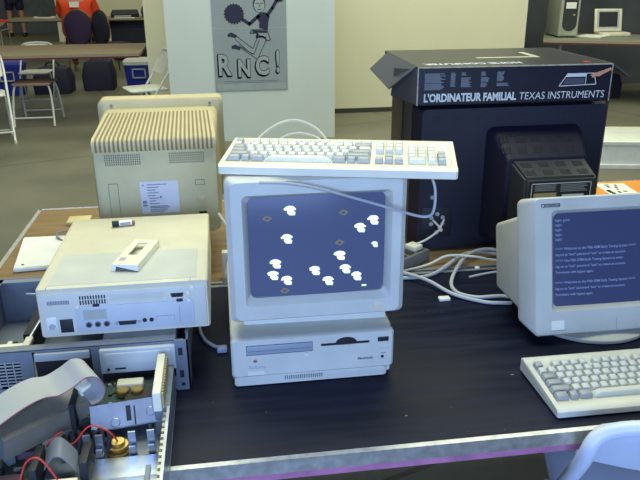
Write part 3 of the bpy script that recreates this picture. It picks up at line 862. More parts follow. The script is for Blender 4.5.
b = bmesh.new(); prism(b, [(.248, .080), (.272, .080), (.270, .073), (.250, .073)], .005, Matrix.Translation((0, -.007, 0))); obj('monitor_port', b, dark, bk)
b = bmesh.new(); box(b, .258, .270, -.006, -.002, .062, .068, bev=.001); obj('latch', b, dark, bk)
b = bmesh.new(); box(b, .102, .114, -.006, -.002, .063, .068, bev=.001); obj('latch', b, dark, bk)
for x, z in ((.281, .078), (.281, .064), (.074, .064), (.288, .088)):
    b = bmesh.new(); cyl(b, (x, -.006, z), .004, .004, 'y', 14, bev=.001); obj('screw_boss', b, white, bk)
b = bmesh.new(); box(b, .235, .237, -.0042, -.002, .07, .073); box(b, .131, .134, -.0042, -.002, .077, .080); obj('small_clip', b, white, bk)

# things on its top
ZT = .9648
MK = thing('marker_pen', 'short white marker with a black cap lying on the cream computer', 'pen', (-.262, 1.580, ZT), R(8))
def xcyl(x0, x1, r): return cyl(bmesh.new(), (x0, 0, r), r, x1-x0, 'x', 14, bev=.001)
obj('barrel', xcyl(.014, .045, .0065), white, MK); obj('cap', xcyl(0, .016, .0068), dark, MK); obj('end_plug', xcyl(.044, .051, .005), mat('brown_plug', (110, 84, 60), .5), MK)
b = bmesh.new(); box(b, .018, .04, -.0064, -.004, .004, .009); obj('label_band', b, grey, MK)
BR = thing('plastic_cover', 'cream slotted plastic cover piece lying on the cream desktop computer', 'plastic part', (-.202, 1.312, ZT), R(-13.0))
b = bmesh.new()
Lb = .136; hwb = .0265; hb_ = .014
t2 = lambda *q: box(b, *q)
t2(-hwb, -.012, .050, .118, hb_-.003, hb_); t2(.008, hwb, .050, .118, hb_-.003, hb_); t2(-hwb, hwb, 0, .050, hb_-.003, hb_); t2(-hwb, hwb, .118, Lb, hb_-.003, hb_)
bmesh.ops.remove_doubles(b, verts=b.verts[:], dist=.0001)
obj('top_plate', b, keyc, BR)
b = bmesh.new(); box(b, -hwb, -hwb+.003, .001, Lb, 0, hb_-.003); obj('side_rib', b, keyc, BR)
b = bmesh.new(); box(b, hwb-.003, hwb, .001, Lb, 0, hb_-.003); obj('side_rib', b, keyc, BR)
b = bmesh.new(); prism(b, [(-hwb, hb_), (hwb, hb_), (hwb, .002), (hwb-.004, .002), (-hwb+.009, hb_-.004), (-hwb+.006, 0), (-hwb, 0)], .003, Matrix.Translation((0, -.003, 0))); obj('front_lip', b, white, BR)
b = bmesh.new(); box(b, -.020, -.008, .018, .034, hb_-.001, hb_+.0004); obj('moulded_mark', b, lgrey, BR)

# white panel, its ring and a beige block on the brown table
WP = thing('white_board', 'white flat board lying on the brown table left of the cream computer', 'panel', (-.515, 1.975, .752), R(-3))
b = bmesh.new(); loft(b, [[(x, y, 0) for x, y in ((-.060, -.125), (.12, -.10), (.12, .130), (-.105, .125))], [(x, y, .012) for x, y in ((-.060, -.125), (.12, -.10), (.12, .130), (-.105, .125))]])
bmesh.ops.bevel(b, geom=b.edges[:], offset=.003, segments=2, affect='EDGES'); obj('sheet', b, white, WP)
b = bmesh.new(); cyl(b, (-.042, -.098, .0115), .004, .0012, n=12); obj('hole', b, dark, WP)
b = bmesh.new(); tube(b, [(.02, .08, .013), (.0, .10, .020), (.005, .118, .026), (.03, .125, .026), (.05, .112, .016)], .003); obj('cord_ring', b, grey, WP)
b = B(-.512, -.440, 2.225, 2.29, .7505, .763, bev=.003)
tag(obj('plastic_block', b, mat('tan_plastic', (200, 184, 132), .5)), 'small tan block on the brown table behind the cream computer', 'block')

# ------------------------------------------------------------------ opened computer at the lower left corner
U = thing('opened_computer', 'opened computer full of wires and bare metal at the table corner', 'computer', (-.31, 1.0, .7515))
ob = lambda n, b, m, p=U, **k: obj(n, b, m, p, wc=True, **k)
z0 = .7515
b = bmesh.new(); box(b, -.52, -.115, .80, 1.195, z0, z0+.003); ob('base_pan', b, steelm)
b = bmesh.new(); box(b, -.1185, -.1155, .80, 1.06, z0+.003, .812); box(b, -.1205, -.1155, .80, 1.06, .8105, .8125)
rw = ob('side_wall', b, steel)
b = bmesh.new()
for i in range(16): box(b, -.1265, -.1185, .812+i*.0155, .820+i*.0155, z0+.012+(i % 2)*.004, .806)
ob('wall_ribs', b, mat('pale_brass', (206, 196, 160), .4, .5), rw)
b = bmesh.new(); box(b, -.142, -.127, 1.045, 1.18, .812, .850, bev=.003); bz = ob('bezel', b, keyc, label='cream plastic bezel standing at the corner')
b = bmesh.new()
for i in range(14): box(b, -.1265, -.1235, 1.050+i*.0092, 1.0555+i*.0092, .816, .845)
ob('bezel_vents', b, mat('yellowed_ribs', (170, 158, 110), .6), bz)
b = bmesh.new(); box(b, -.142, -.1155, 1.06, 1.195, z0+.003, .812); ob('corner_bracket', b, steelm)
b = bmesh.new(); box(b, -.50, -.335, .81, 1.06, z0+.004, z0+.007); ob('mainboard', b, pcbd)
b = bmesh.new(); box(b, -.285, -.150, 1.075, 1.19, .785, .789); pc = ob('circuit_board', b, pcbm)
b = bmesh.new(); box(b, -.20, -.148, 1.085, 1.16, .789, .795); ob('board_shield', b, mat('brown_black_card', (52, 46, 48), .6), pc)
bb = bmesh.new(); box(bb, -.218, -.170, 1.152, 1.175, .789, .806, bev=.003); bt = ob('battery_holder', bb, mat('pale_moulding', (206, 202, 176), .5), pc)
for x in (-.206, -.180):
    b = bmesh.new(); cyl(b, (x, 1.142, .789), .0115, .014, n=24, bev=.002); ob('gold_disc', b, gold, bt)
rnd = random.Random(3)
for i in range(34):
    x = rnd.uniform(-.282, -.205); y = rnd.uniform(1.078, 1.185)
    if x > -.222 and y > 1.12: continue
    b = bmesh.new(); sx, sy = rnd.choice(((.006, .003), (.003, .006), (.008, .008), (.004, .004)))
    box(b, x, x+sx, y, y+sy, .789, .789+rnd.uniform(.002, .006)); ob('board_chip', b, rnd.choice((dark, lgrey, pcbd, gold)), pc)
for x in (-.28, -.155):
    b = bmesh.new(); cyl(b, (x, 1.08, z0+.003), .004, .0305); cyl(b, (x, 1.185, z0+.003), .004, .0305); ob('standoff', b, steel)
# shiny plate, speaker, clips, pan
b = bmesh.new(); M = Matrix.Translation((-.190, 1.066, .800)) @ Matrix.Rotation(R(8), 4, 'Z') @ Matrix.Rotation(R(50), 4, 'X')
box(b, -.060, .062, -.022, .022, -.001, .001, M=M); box(b, -.060, .062, -.022, -.020, -.012, .001, M=M); box(b, -.060, -.058, -.022, .022, -.016, 0, M=M)
mp_ = ob('metal_plate', b, steel)
b = bmesh.new(); box(b, -.001, .007, -.012, .014, .001, .0016, M=M); box(b, .012, .0145, -.02, .012, .001, .0016, M=M); ob('plate_slot', b, dark, mp_)
for x, y in ((-.02, -.012), (.040, -.002)):
    b = bmesh.new(); cyl(b, (x, y, .001), .008, .003, n=18, bev=.001); bmesh.ops.transform(b, matrix=M, verts=b.verts[:]); ob('plate_rivet', b, steel, mp_)
b = bmesh.new(); box(b, -.252, -.124, .90, .998, z0+.003, z0+.012, bev=.002); box(b, -.252, -.124, .90, .935, z0+.012, z0+.022, bev=.003); pan = ob('shiny_pan', b, steel)
b = bmesh.new(); cyl(b, (-.203, 1.024, z0+.003), .021, .006, n=28, bev=.002); cyl(b, (-.203, 1.024, z0+.009), .015, .006, n=24, bev=.002); cyl(b, (-.203, 1.024, z0+.015), .018, .004, n=24, bev=.001); cyl(b, (-.203, 1.024, z0+.019), .012, .006, n=24, bev=.001); ob('gold_coil', b, gold)
for x, y in ((-.250, 1.012), (-.230, 1.010), (-.177, 1.012), (-.146, 1.012)):
    b = bmesh.new(); box(b, x-.006, x+.006, y, y+.003, z0+.004, .800); box(b, x-.006, x+.006, y-.009, y, z0+.012, z0+.015); box(b, x-.005, x+.005, y-.010, y-.006, z0+.012, z0+.026)
    ob('metal_clip', b, steel)
for x in (-.238, -.190, -.158):
    b = bmesh.new(); box(b, x-.007, x+.007, .893, .896, z0+.003, .790); ob('metal_clip', b, steel)
b = bmesh.new(); box(b, -.150, -.142, .905, .95, z0+.02, z0+.028); ob('pan_tab', b, steelm, pan)
# drive bracket bar running diagonally
Mb = Matrix.Translation((-.318, 1.055, .828)) @ Matrix.Rotation(R(40.0), 4, 'Z') @ Matrix.Rotation(R(12), 4, 'X')
b = bmesh.new(); box(b, -.085, .082, -.022, .022, .0, .0025, M=Mb); box(b, -.085, .082, -.0235, -.021, -.042, .0025, M=Mb); box(b, -.085, .082, .021, .0235, -.042, .0025, M=Mb)
br_ = ob('drive_bracket', b, mat('dull_bronze_metal', (150, 145, 130), .42, .4, .15, 20))
b = bmesh.new(); box(b, .060, .080, -.010, .020, .0025, .022, M=Mb, bev=.002); ob('bracket_connector', b, keyc, br_)
for a in (-.07, .065):
    b = bmesh.new(); box(b, a-.006, a+.006, -.014, .014, -.0700, -.0, M=Mb); ob('bracket_post', b, steelm, br_)
# wide ribbon cable
cen = [(-.46, .970, .828), (-.415, 1.005, .843), (-.370, 1.042, .859), (-.341, 1.066, .862), (-.318, 1.080, .857), (-.294, 1.090, .866), (-.274, 1.092, .879), (-.255, 1.090, .877), (-.245, 1.085, .859), (-.252, 1.082, .841), (-.268, 1.078, .834)]
pth = smooth_path([(x+.009, y, z+.003) for x, y, z in cen], 6)
b = bmesh.new(); rings = []
for i, p in enumerate(pth):
    t = (pth[min(i+1, len(pth)-1)]-pth[max(i-1, 0)]).normalized()
    side = Vector((.62, -.78, 0)) if True else None
    side = Vector((.45, -.80, 0)).normalized()
    n = t.cross(side).normalized()*.0009
    hw2 = .037
    rings.append([p+side*hw2+n, p-side*hw2+n, p-side*hw2-n, p+side*hw2-n])
loft(b, rings)
rb = ob('ribbon_cable', b, mat('grey_ribbon', (172, 174, 176), .5))
b = bmesh.new(); tube(b, [p+Vector((.45, -.80, 0)).normalized()*.0373 for p in pth], .0011, 6, smooth=False); ob('ribbon_stripe', b, mat('pinkish_stripe', (150, 96, 110), .6), rb)
b = bmesh.new(); cx, cy, cz = cen[-1]
box(b, cx-.012, cx-.004, cy-.03, cy+.03, cz-.045, cz+.004, M=None); ob('ribbon_plug', b, dark, rb)
# smaller ribbon, connectors, chips and wires
gp = smooth_path([(-.312, .985, .780), (-.298, .985, .800), (-.284, .98, .806), (-.270, .975, .796), (-.258, .97, .782)], 5)
b = bmesh.new(); rings = []
for i, p in enumerate(gp):
    s_ = Vector((.15, -1, 0)).normalized()*.026; n = Vector((0, 0, .001))
    rings.append([p+s_+n, p-s_+n, p-s_-n, p+s_-n])
loft(b, rings); ob('grey_ribbon', b, mat('dark_grey_ribbon', (120, 126, 138), .5))
for a in ((-.325, -.313, .935, 1.0, .80), (-.249, -.236, .935, .99, .806)):
    b = bmesh.new(); box(b, a[0], a[1], a[2], a[3], z0+.003, a[4], bev=.001); ob('black_connector', b, dark)
b = bmesh.new(); box(b, -.300, -.250, .915, .930, z0+.003, .785, bev=.002); ob('white_connector', b, keyc)
b = bmesh.new(); box(b, -.345, -.325, .905, .930, z0+.003, .785, bev=.002); ob('white_connector', b, keyc)
b = bmesh.new(); box(b, -.385, -.335, 1.022, 1.058, z0+.007, .772); ob('brown_chip', b, mat('purple_brown_chip', (84, 62, 72), .5))
b = bmesh.new(); box(b, -.385, -.345, .945, .975, z0+.007, .766); ob('brown_chip', b, mat('purple_brown_chip', (84, 62, 72)))
for i in range(30):
    x = rnd.uniform(-.49, -.345); y = rnd.uniform(.82, 1.02)
    b = bmesh.new(); sx, sy = rnd.choice(((.008, .004), (.004, .008), (.012, .006), (.005, .005)))
    box(b, x, x+sx, y, y+sy, z0+.007, z0+.007+rnd.uniform(.003, .010)); ob('board_chip', b, rnd.choice((dark, grey, pcbm, dark)))
for pts in ([(-.335, .918, .785), (-.325, .935, .815), (-.305, .935, .822), (-.285, .925, .80), (-.278, .921, .786)],
            [(-.29, 1.02, .785), (-.27, 1.01, .79), (-.245, 1.025, .81), (-.215, 1.020, .800), (-.203, 1.024, .776)],
            [(-.315, 1.015, .785), (-.300, 1.02, .80), (-.290, 1.03, .80)]):
    b = bmesh.new(); tube(b, pts, .0016, 6); ob('red_wire', b, redc)
for i in range(7):
    x = -.30+i*.012; b = bmesh.new()
    tube(b, [(x, 1.06, .765), (x+.006, 1.045, .78+.004*(i % 3)), (x+.012, 1.03, .785), (x+.01, 1.01, .765)], .004, 6); ob('dark_wire', b, navy)

# ------------------------------------------------------------------ cables and little things on the black table
zc = .7562
def cord(label, pts, r=.0042, m=cable):
    b = bmesh.new(); tube(b, pts, r, 8)
    return tag(obj('cable', b, m), label, 'cable')
cord('thick grey cable looping beside the text-screen monitor', [(.36, 1.615, zc), (.43, 1.645, zc), (.50, 1.645, zc), (.545, 1.665, zc), (.59, 1.70, zc+.006), (.64, 1.745, zc+.010), (.685, 1.765, zc+.012), (.74, 1.755, zc+.008), (.82, 1.70, zc)], .0050)
cord('grey cable bending round in a wide curve by the text-screen monitor', [(.80, 1.72, zc+.010), (.73, 1.76, zc+.020), (.66, 1.735, zc+.018), (.60, 1.66, zc+.008), (.565, 1.59, zc), (.565, 1.535, zc), (.60, 1.505, zc), (.64, 1.503, zc), (.668, 1.501, zc), (.686, 1.492, zc)], .0050)
cord('light grey cable sweeping forward over the black table to the text-screen monitor', [(.36, 1.645, zc+.009), (.42, 1.668, zc+.010), (.455, 1.658, zc+.010), (.505, 1.60, zc+.010), (.55, 1.53, zc+.001), (.61, 1.478, zc), (.655, 1.464, zc), (.675, 1.463, zc-.001)], .0046)
cord('thin whitish cable running straight behind the looping grey cables', [(.36, 1.675, zc), (.44, 1.685, zc), (.54, 1.722, zc), (.60, 1.735, zc+.018), (.66, 1.70, zc+.026), (.72, 1.70, zc+.012), (.80, 1.70, zc)], .0034, cablew)
cord('short grey cable stub left of the text-screen monitor', [(.628, 1.632, zc-.003), (.68, 1.645, zc-.002), (.72, 1.652, zc-.002), (.74, 1.652, zc-.002)], .0032)
b = bmesh.new(); tube(b, [(.503, 1.487, .7545), (.535, 1.500, .7545)], .0035, smooth=False); box(b, .505, .525, 1.484, 1.496, .751, .757)
tag(obj('plastic_clip', B(.508, .536, 1.505, 1.523, .7505, .758, bev=.002), white), 'tiny white plastic bit on the black table near the cables', 'plastic bit'); b.free()
tag(obj('plastic_clip', B(.662, .674, 1.676, 1.688, .7505, .759, bev=.002), white), 'tiny white speck among the grey cables', 'plastic bit')
PS = thing('power_strip', 'dark grey power strip with a pale plug beside the lit icon monitor', 'power strip', (.490, 1.752, .7505), R(36))
b = bmesh.new(); box(b, -.10, .062, -.032, .032, 0, .036, bev=.005); obj('body', b, mat('power_strip_grey', (110, 110, 104), .5), PS)
b = bmesh.new()
for i in range(4): box(b, -.085+i*.034, -.060+i*.034, -.022, .022, .0355, .037)
obj('outlet', b, dark, PS)
b = bmesh.new(); box(b, .012, .046, -.018, .020, .036, .050, bev=.003); obj('plug', b, keyc, PS)
# cables between the cream computer and the lit monitor
cord('pale cable hanging down behind the cream desktop computer', [(-.02, 1.74, .93), (.0, 1.715, .90), (.01, 1.70, .86), (.0, 1.70, .82), (-.01, 1.68, .78), (-.015, 1.69, zc)], .004, cablew)
b = bmesh.new(); tube(b, [(-.068, 1.56, .757), (-.075, 1.46, .757), (-.064, 1.395, .757), (-.045, 1.362, .757), (-.032, 1.350, .757)], .0035); box(b, -.036, -.014, 1.334, 1.352, .751, .763, bev=.003)
tag(obj('cable', b, mat('bluish_cable', (150, 158, 178), .5)), 'grey cable ending in a small plug beside the icon-screen computer', 'cable')
b = B(-.018, .008, 1.715, 1.74, .751, .83, bev=.004)
tag(obj('adapter', b, white), 'small white adapter standing between the cream computer and the lit monitor', 'adapter')

# orange sheet and printed flyer on the brown table at the right
tag(obj('poster_sheet', B(1.19, 1.76, 1.98, 2.405, .7505, .7525), mat('orange_paper', (222, 140, 40), .7)), 'orange sheet on the brown table right of the television', 'paper')
FY = thing('flyer', 'black and white patterned flyer lying on the orange sheet', 'paper', (1.43, 2.29, .7526), R(-6))
obj('sheet', B(-.055, .055, -.09, .09, 0, .002), paper, FY)
b = bmesh.new(); rnd = random.Random(9)
for i in range(20):
    x = rnd.uniform(-.05, .035); y = rnd.uniform(-.085, .065); box(b, x, x+rnd.uniform(.006, .018), y, y+rnd.uniform(.008, .02), .002, .0026)
obj('print', b, dark, FY)

# ------------------------------------------------------------------ folding chairs
def folding_chair(label, loc, rz, mseat, mframe, group=None, tr=.0115, slats=((.585, .185), (.60, .195), (.70, .19), (.755, .175), (.785, .12)), back=0.):
    """front of the seat looks along -y; back at +y"""
    t = thing('folding_chair', label, 'chair', loc, rz, group)
    def bent(y_top, y_bot, ztop, hw_, r):
        return [(-hw_, y_bot, 0.012), (-hw_+.004, y_bot+(y_top-y_bot)*.5, ztop*.5), (-hw_+.012, y_top-.01, ztop-.10), (-hw_+.05, y_top, ztop-.02), (0, y_top+.004, ztop), (hw_-.05, y_top, ztop-.02), (hw_-.012, y_top-.01, ztop-.10), (hw_-.004, y_bot+(y_top-y_bot)*.5, ztop*.5), (hw_, y_bot, .012)]
    b = bmesh.new(); tube(b, bent(.24, -.20, .80, .215, .011), tr, 10)
    for s in (-1, 1): cyl(b, (s*.215, -.20, 0), .014, .03, n=10)
    obj('main_frame', b, mframe, t)
    for s in (-1, 1):
        b = bmesh.new(); tube(b, [(s*.19, .22, .012), (s*.188, .02, .30), (s*.186, -.06, .43)], .010, 8, smooth=False); cyl(b, (s*.19, .22, 0), .013, .025, n=10); obj('rear_leg', b, mframe, t)
    b = bmesh.new(); tube(b, [(-.19, .205, .05), (.19, .205, .05)], .008, 8, smooth=False); tube(b, [(-.212, -.165, .10), (.212, -.165, .10)], .008, 8, smooth=False); obj('stretcher', b, mframe, t)
    b = bmesh.new()
    loft(b, [[(x, y, z+dz) for x, y, z in ring] for ring, dz in ((rrxy(-.185, .185, -.20, .17, .05, .436), 0), (rrxy(-.19, .19, -.205, .175, .05, .444), 0), (rrxy(-.19, .19, -.205, .175, .05, .452), 0), (rrxy(-.18, .18, -.195, .165, .05, .458), 0))])
    obj('seat', b, mseat, t)
    # back panel: curved sheet following the frame
    b = bmesh.new(); rings = []
    nx = 12
    for zz, hw_ in slats:
        ry = .035+(zz-.40)*.51-back
        f_ = []
        for i in range(nx+1):
            u = -1+2*i/nx; f_.append((u*hw_, ry+.028*(1-u*u)-.012, zz))
        for i in range(nx, -1, -1):
            u = -1+2*i/nx; f_.append((u*hw_, ry+.028*(1-u*u)-.006, zz))
        rings.append(f_)
    loft(b, rings)
    obj('backrest', b, mseat, t)
    return t


def rrxy(x0, x1, y0, y1, r, z):
    return [(a, c, z) for a, _, c in rr(x0, x1, y0, y1, r, 0)]


FC = folding_chair('pale blue-white folding chair pushed up at the bottom right corner', (.853, 1.100, 0), R(163), chairs_, chairs_, tr=.0145, slats=((.650, .183), (.665, .195), (.735, .19), (.765, .168), (.785, .12)), back=.012)
folding_chair('white folding chair beside the big panel, half hidden behind it', (-.70, 7.12, 0), R(-70), chairw, chairw)
folding_chair('white folding chair at the left edge of the picture', (-2.2, 7.05, 0), R(15), chairw, chairw)
fb_ = folding_chair('white folding chair whose back shows above the near background table', (-2.15, 8.95, 0), R(0), chairw, chairw)
fb_.scale = (.905, .905, .905)
folding_chair('white folding chair whose rounded back peeks over the keyboard', (.50, 2.42, 0), R(0), chairw, chairw)

# stool under the near background table
SQ = thing('folding_stool', 'white tubular seat with pinkish brown edge under the near background table', 'stool', (-1.92, 7.86, 0), R(0))
b = bmesh.new(); box(b, -.19, .19, -.18, .18, .425, .445, bev=.006); obj('seat', b, mat('pinkish_brown_seat', (176, 140, 120), .6), SQ)
for s in (-1, 1):
    b = bmesh.new(); tube(b, [(-.20, s*.25, .012), (-.195, s*.20, .22), (-.17, s*.15, .405), (-.10, s*.14, .424), (.10, s*.14, .424), (.17, s*.15, .405), (.195, s*.20, .22), (.20, s*.25, .012)], .011); tube(b, [(-.197, s*.232, .10), (.197, s*.232, .10)], .008, smooth=False)
    obj('leg_frame', b, chairw, SQ)

# ------------------------------------------------------------------ background tables and what is on and under them
table('folding_table', 'near brown background table with a red edge, left of the big panel', -3.3, -.78, 7.52, 8.62, .74, btab, maroon, (-2.6, -1.30), trim=tantrim)
table('folding_table', 'far background table where the person in orange sits', -3.62, -.9, 13.35, 14.2, .74, btab, dark, (-3.0, -1.5), trim=tantrim)
table('folding_table', 'angled background table with a red cloth at the far left edge', -.9, .9, -.4, .4, .74, btab, dark, (-.6, .6), rz=R(99.6), loc=(-3.78, 12.25), trim=tantrim)
RT = table('folding_table', 'grey-topped table with maroon edge holding the tower computer and laptop', -.95, .95, -.50, .50, .74, mat('grey_table_top', (128, 128, 112), .5), maroon, (-.75, .75), rz=R(-25), loc=(4.83, 8.05), trim=tantrim)
b = bmesh.new(); rings = []
for i in range(9):
    u = i/8; rings.append([(-3.95+.50*u, 12.75+.10*math.sin(u*7)+.15*u, .742+.02*abs(math.sin(u*9))+.012), (-3.95+.50*u, 13.02+.06*math.sin(u*5)+.10*u, .742+.02*abs(math.cos(u*8))+.012), (-3.95+.50*u, 13.02+.06*math.sin(u*5)+.10*u, .742), (-3.95+.50*u, 12.75+.10*math.sin(u*7)+.15*u, .742)])
loft(b, rings); tag(obj('red_cloth', b, mat('red_cloth', (214, 52, 36), .8)), 'crumpled red cloth on the angled table at the far left', 'cloth')
BK = thing('book', 'pale book with dark spine lying on the far table left of the person', 'book', (-3.02, 13.75, .7425), R(-12))
obj('cover', B(-.16, .16, -.10, .10, 0, .03, bev=.003), paper, BK); obj('dark_band', B(-.10, .14, -.102, .06, .028, .034), dark, BK)


def cooler(label, loc, rz, lidm):
    t = thing('cool_box', label, 'cooler', loc, rz)
    obj('body', loft(bmesh.new(), [rrxy(-.17, .17, -.14, .14, .03, 0), rrxy(-.20, .20, -.165, .165, .03, .36)]), blue, t)
    b = bmesh.new(); loft(b, [rrxy(-.205, .205, -.17, .17, .03, .36), rrxy(-.21, .21, -.175, .175, .03, .40), rrxy(-.19, .19, -.155, .155, .03, .43)]); obj('lid', b, lidm, t)
    b = bmesh.new()
    for a in ((-.09, .09, .30, .315), (-.09, .09, .19, .205), (-.09, -.075, .19, .315), (.075, .09, .19, .315)): box(b, a[0], a[1], -.178, -.150, a[2], a[3])
    obj('handle', b, lgrey, t)
    return t


cooler('blue cool box with white lid behind the near background table', (-1.02, 9.9, 0), R(-6), chairw)
cooler('blue cool box under the left end of the near background table', (-2.72, 9.9, 0), R(4), mat('blue_lid', (34, 46, 150), .5))
def lump(name, label, cat, x0, x1, y0, y1, h, m):
    b = bmesh.new(); loft(b, [rrxy(x0, x1, y0, y1, .05, 0), rrxy(x0-.01, x1+.01, y0-.01, y1+.01, .05, h*.5), rrxy(x0+.03, x1-.03, y0+.03, y1-.03, .05, h*.93), rrxy(x0+.10, x1-.10, y0+.06, y1-.06, .02, h)])
    t = thing(name, label, cat, ((x0+x1)/2, (y0+y1)/2, 0))
    bmesh.ops.transform(b, matrix=Matrix.Translation((-(x0+x1)/2, -(y0+y1)/2, 0)), verts=b.verts[:])
    obj('body', b, m, t)
    b = bmesh.new(); tube(b, [(-(x1-x0)*.2, 0, h-.01), (-(x1-x0)*.12, 0, h+.05), ((x1-x0)*.12, 0, h+.05), ((x1-x0)*.2, 0, h-.01)], .012); obj('handle', b, dark, t)
    return t
lump('holdall', 'black holdall on the floor right of the left blue cool box', 'bag', -2.42, -1.95, 9.8, 10.2, .34, navy)
lump('holdall', 'black holdall on the floor in the middle under the near background table', 'bag', -1.82, -1.42, 10.0, 10.4, .40, navy)
EC = thing('equipment_case', 'large dark case under the far table beside the dark chair', 'case', (-1.45, 13.72, 0))
obj('body', B(-.42, .30, -.20, .25, .02, .66, bev=.02), navy, EC); obj('lid', B(-.43, .31, -.21, .26, .56, .70, bev=.02), mat('dark_lid', (26, 26, 44), .6), EC)
for s in (-.3, .2):
    b = bmesh.new(); cyl(b, (s, 0, 0), .03, .04); obj('foot', b, dark, EC)
tag(obj('board', B(-1.10, -1.02, 13.4, 13.43, .0, .70, bev=.004), mat('tan_board', (132, 112, 84), .6)), 'tan upright board at the right end of the far table', 'board')
# items on the far table
PR = thing('printer', 'flat black machine on the far table right of the person', 'machine', (-1.62, 13.85, .742), R(8))
obj('body', loft(bmesh.new(), [rrxy(-.26, .24, -.13, .14, .03, 0), rrxy(-.26, .24, -.14, .15, .03, .05), rrxy(-.22, .22, -.10, .14, .03, .12)]), dark, PR)
obj('tray', B(-.20, .1, -.19, -.12, .01, .03, bev=.004), lgrey, PR)
def bag(label, loc, m, s=1.):
    t = thing('bag', label, 'bag', loc)
    b = bmesh.new(); loft(b, [rrxy(-.12*s, .12*s, -.09*s, .09*s, .04*s, 0), rrxy(-.14*s, .14*s, -.11*s, .11*s, .05*s, .10*s), rrxy(-.11*s, .11*s, -.08*s, .08*s, .04*s, .20*s), rrxy(-.05*s, .05*s, -.04*s, .04*s, .02*s, .25*s)]); obj('body', b, m, t)
    b = bmesh.new(); tube(b, [(-.05*s, 0, .24*s), (-.04*s, 0, .31*s), (.04*s, 0, .31*s), (.05*s, 0, .24*s)], .008*s); obj('handle', b, dark, t)
bag('dark blue bag on the far table next to the black machine', (-1.20, 13.75, .742), mat('blue_bag', (44, 52, 100), .7), .9)
bag('dark red bag at the back right of the far table', (-1.02, 14.0, .742), mat('red_bag', (120, 30, 52), .7), 1.)
tag(obj('paper_sheet', B(-1.78, -1.42, 13.42, 13.6, .742, .744), paper), 'white papers on the far table in front of the black machine', 'paper')


# banquet chairs
def banquet_chair(label, loc, rz, m):
    t = thing('banquet_chair', label, 'chair', loc, rz)
    b = bmesh.new()
    pts = [(.215*math.cos(R(a)), 0, .70+.26*math.sin(R(a))) for a in range(0, 360, 18)]
    pts = [(x*(1.0 if z > .7 else .92), y, z) for x, y, z in pts]
    loft(b, [[(x*.92, .01, .7+(z-.7)*.95) for x, y, z in pts], [(x, .0, z) for x, y, z in pts], [(x, -.05, z) for x, y, z in pts], [(x*.9, -.065, .7+(z-.7)*.93) for x, y, z in pts]])
    obj('backrest', b, m, t)
    b = bmesh.new(); fr = [(.222*math.cos(R(a)), -.012, .70+.268*math.sin(R(a))) for a in range(-40, 221, 13)]
    tube(b, [(.20, -.02, .012), (.19, -.02, .35)]+fr+[(-.19, -.02, .35), (-.20, -.02, .012)], .011); obj('frame', b, bronze, t)
    b = bmesh.new(); box(b, -.21, .21, -.02, .42, .40, .47, bev=.025); obj('seat', b, m, t)
    for s in (-1, 1):
        b = bmesh.new(); tube(b, [(s*.19, .38, .012), (s*.18, .36, .41)], .012, smooth=False); obj('leg', b, bronze, t)
    return t


banquet_chair('dark purple round-backed chair the person in orange sits on', (-2.10, 11.75, 0), 0, purple)
banquet_chair('dark round-backed chair right of the person in orange', (-1.74, 11.66, 0), R(-48), navy)


# ------------------------------------------------------------------ people
def skin_mesh(name, verts, edges, radii, m, parent, root=0, sub=2):
    me = bpy.data.meshes.new(name); bm = bmesh.new()
    ly = bm.verts.layers.skin.verify()
    vs = [bm.verts.new(v) for v in verts]
    for i, v in enumerate(vs):
        r = radii[i]; v[ly].radius = r if isinstance(r, tuple) else (r, r); v[ly].use_root = (i == root)
    for a, b_ in edges: bm.edges.new((vs[a], vs[b_]))
    bm.to_mesh(me); bm.free(); me.materials.append(m)
    o = bpy.data.objects.new(name, me); COL.objects.link(o); o.parent = parent
    o.modifiers.new('skin', 'SKIN').use_smooth_shade = True
    s = o.modifiers.new('sub', 'SUBSURF'); s.levels = sub; s.render_levels = sub
    dg = bpy.context.evaluated_depsgraph_get(); dg.update()
    m2 = bpy.data.meshes.new_from_object(o.evaluated_get(dg)); o.modifiers.clear(); o.data = m2
    for p in m2.polygons: p.use_smooth = True
    if not m2.materials: m2.materials.append(m)
    return o


def head_parts(t, c, r, face, hairm):
    """hair cap, ears and face features; face = unit vector of the look direction"""
    f = Vector(face).normalized(); s = f.cross(Vector((0, 0, 1))).normalized(); c = Vector(c)
    b = bmesh.new(); bmesh.ops.create_uvsphere(b, u_segments=20, v_segments=14, radius=1)
    for v in list(b.verts):
        d = v.co.copy(); wdir = s*d.x*r*.90+f*d.y*r*1.06+Vector((0, 0, 1))*d.z*r*1.2
        v.co = c+wdir*1.05
    bmesh.ops.delete(b, geom=[v for v in b.verts if (v.co-c).dot(f) > r*.35 and (v.co-c).z < r*.65 or (v.co-c).z < -r*.55], context='VERTS')
    obj('hair', b, hairm, t, wc=True)
    b = bmesh.new()
    for sg in (-1, 1):
        cyl(b, c+s*sg*r*.36+f*r*.93+Vector((0, 0, r*.05)), r*.10, r*.06, 'z', 8)
    obj('eyes', b, dark, t, wc=True)


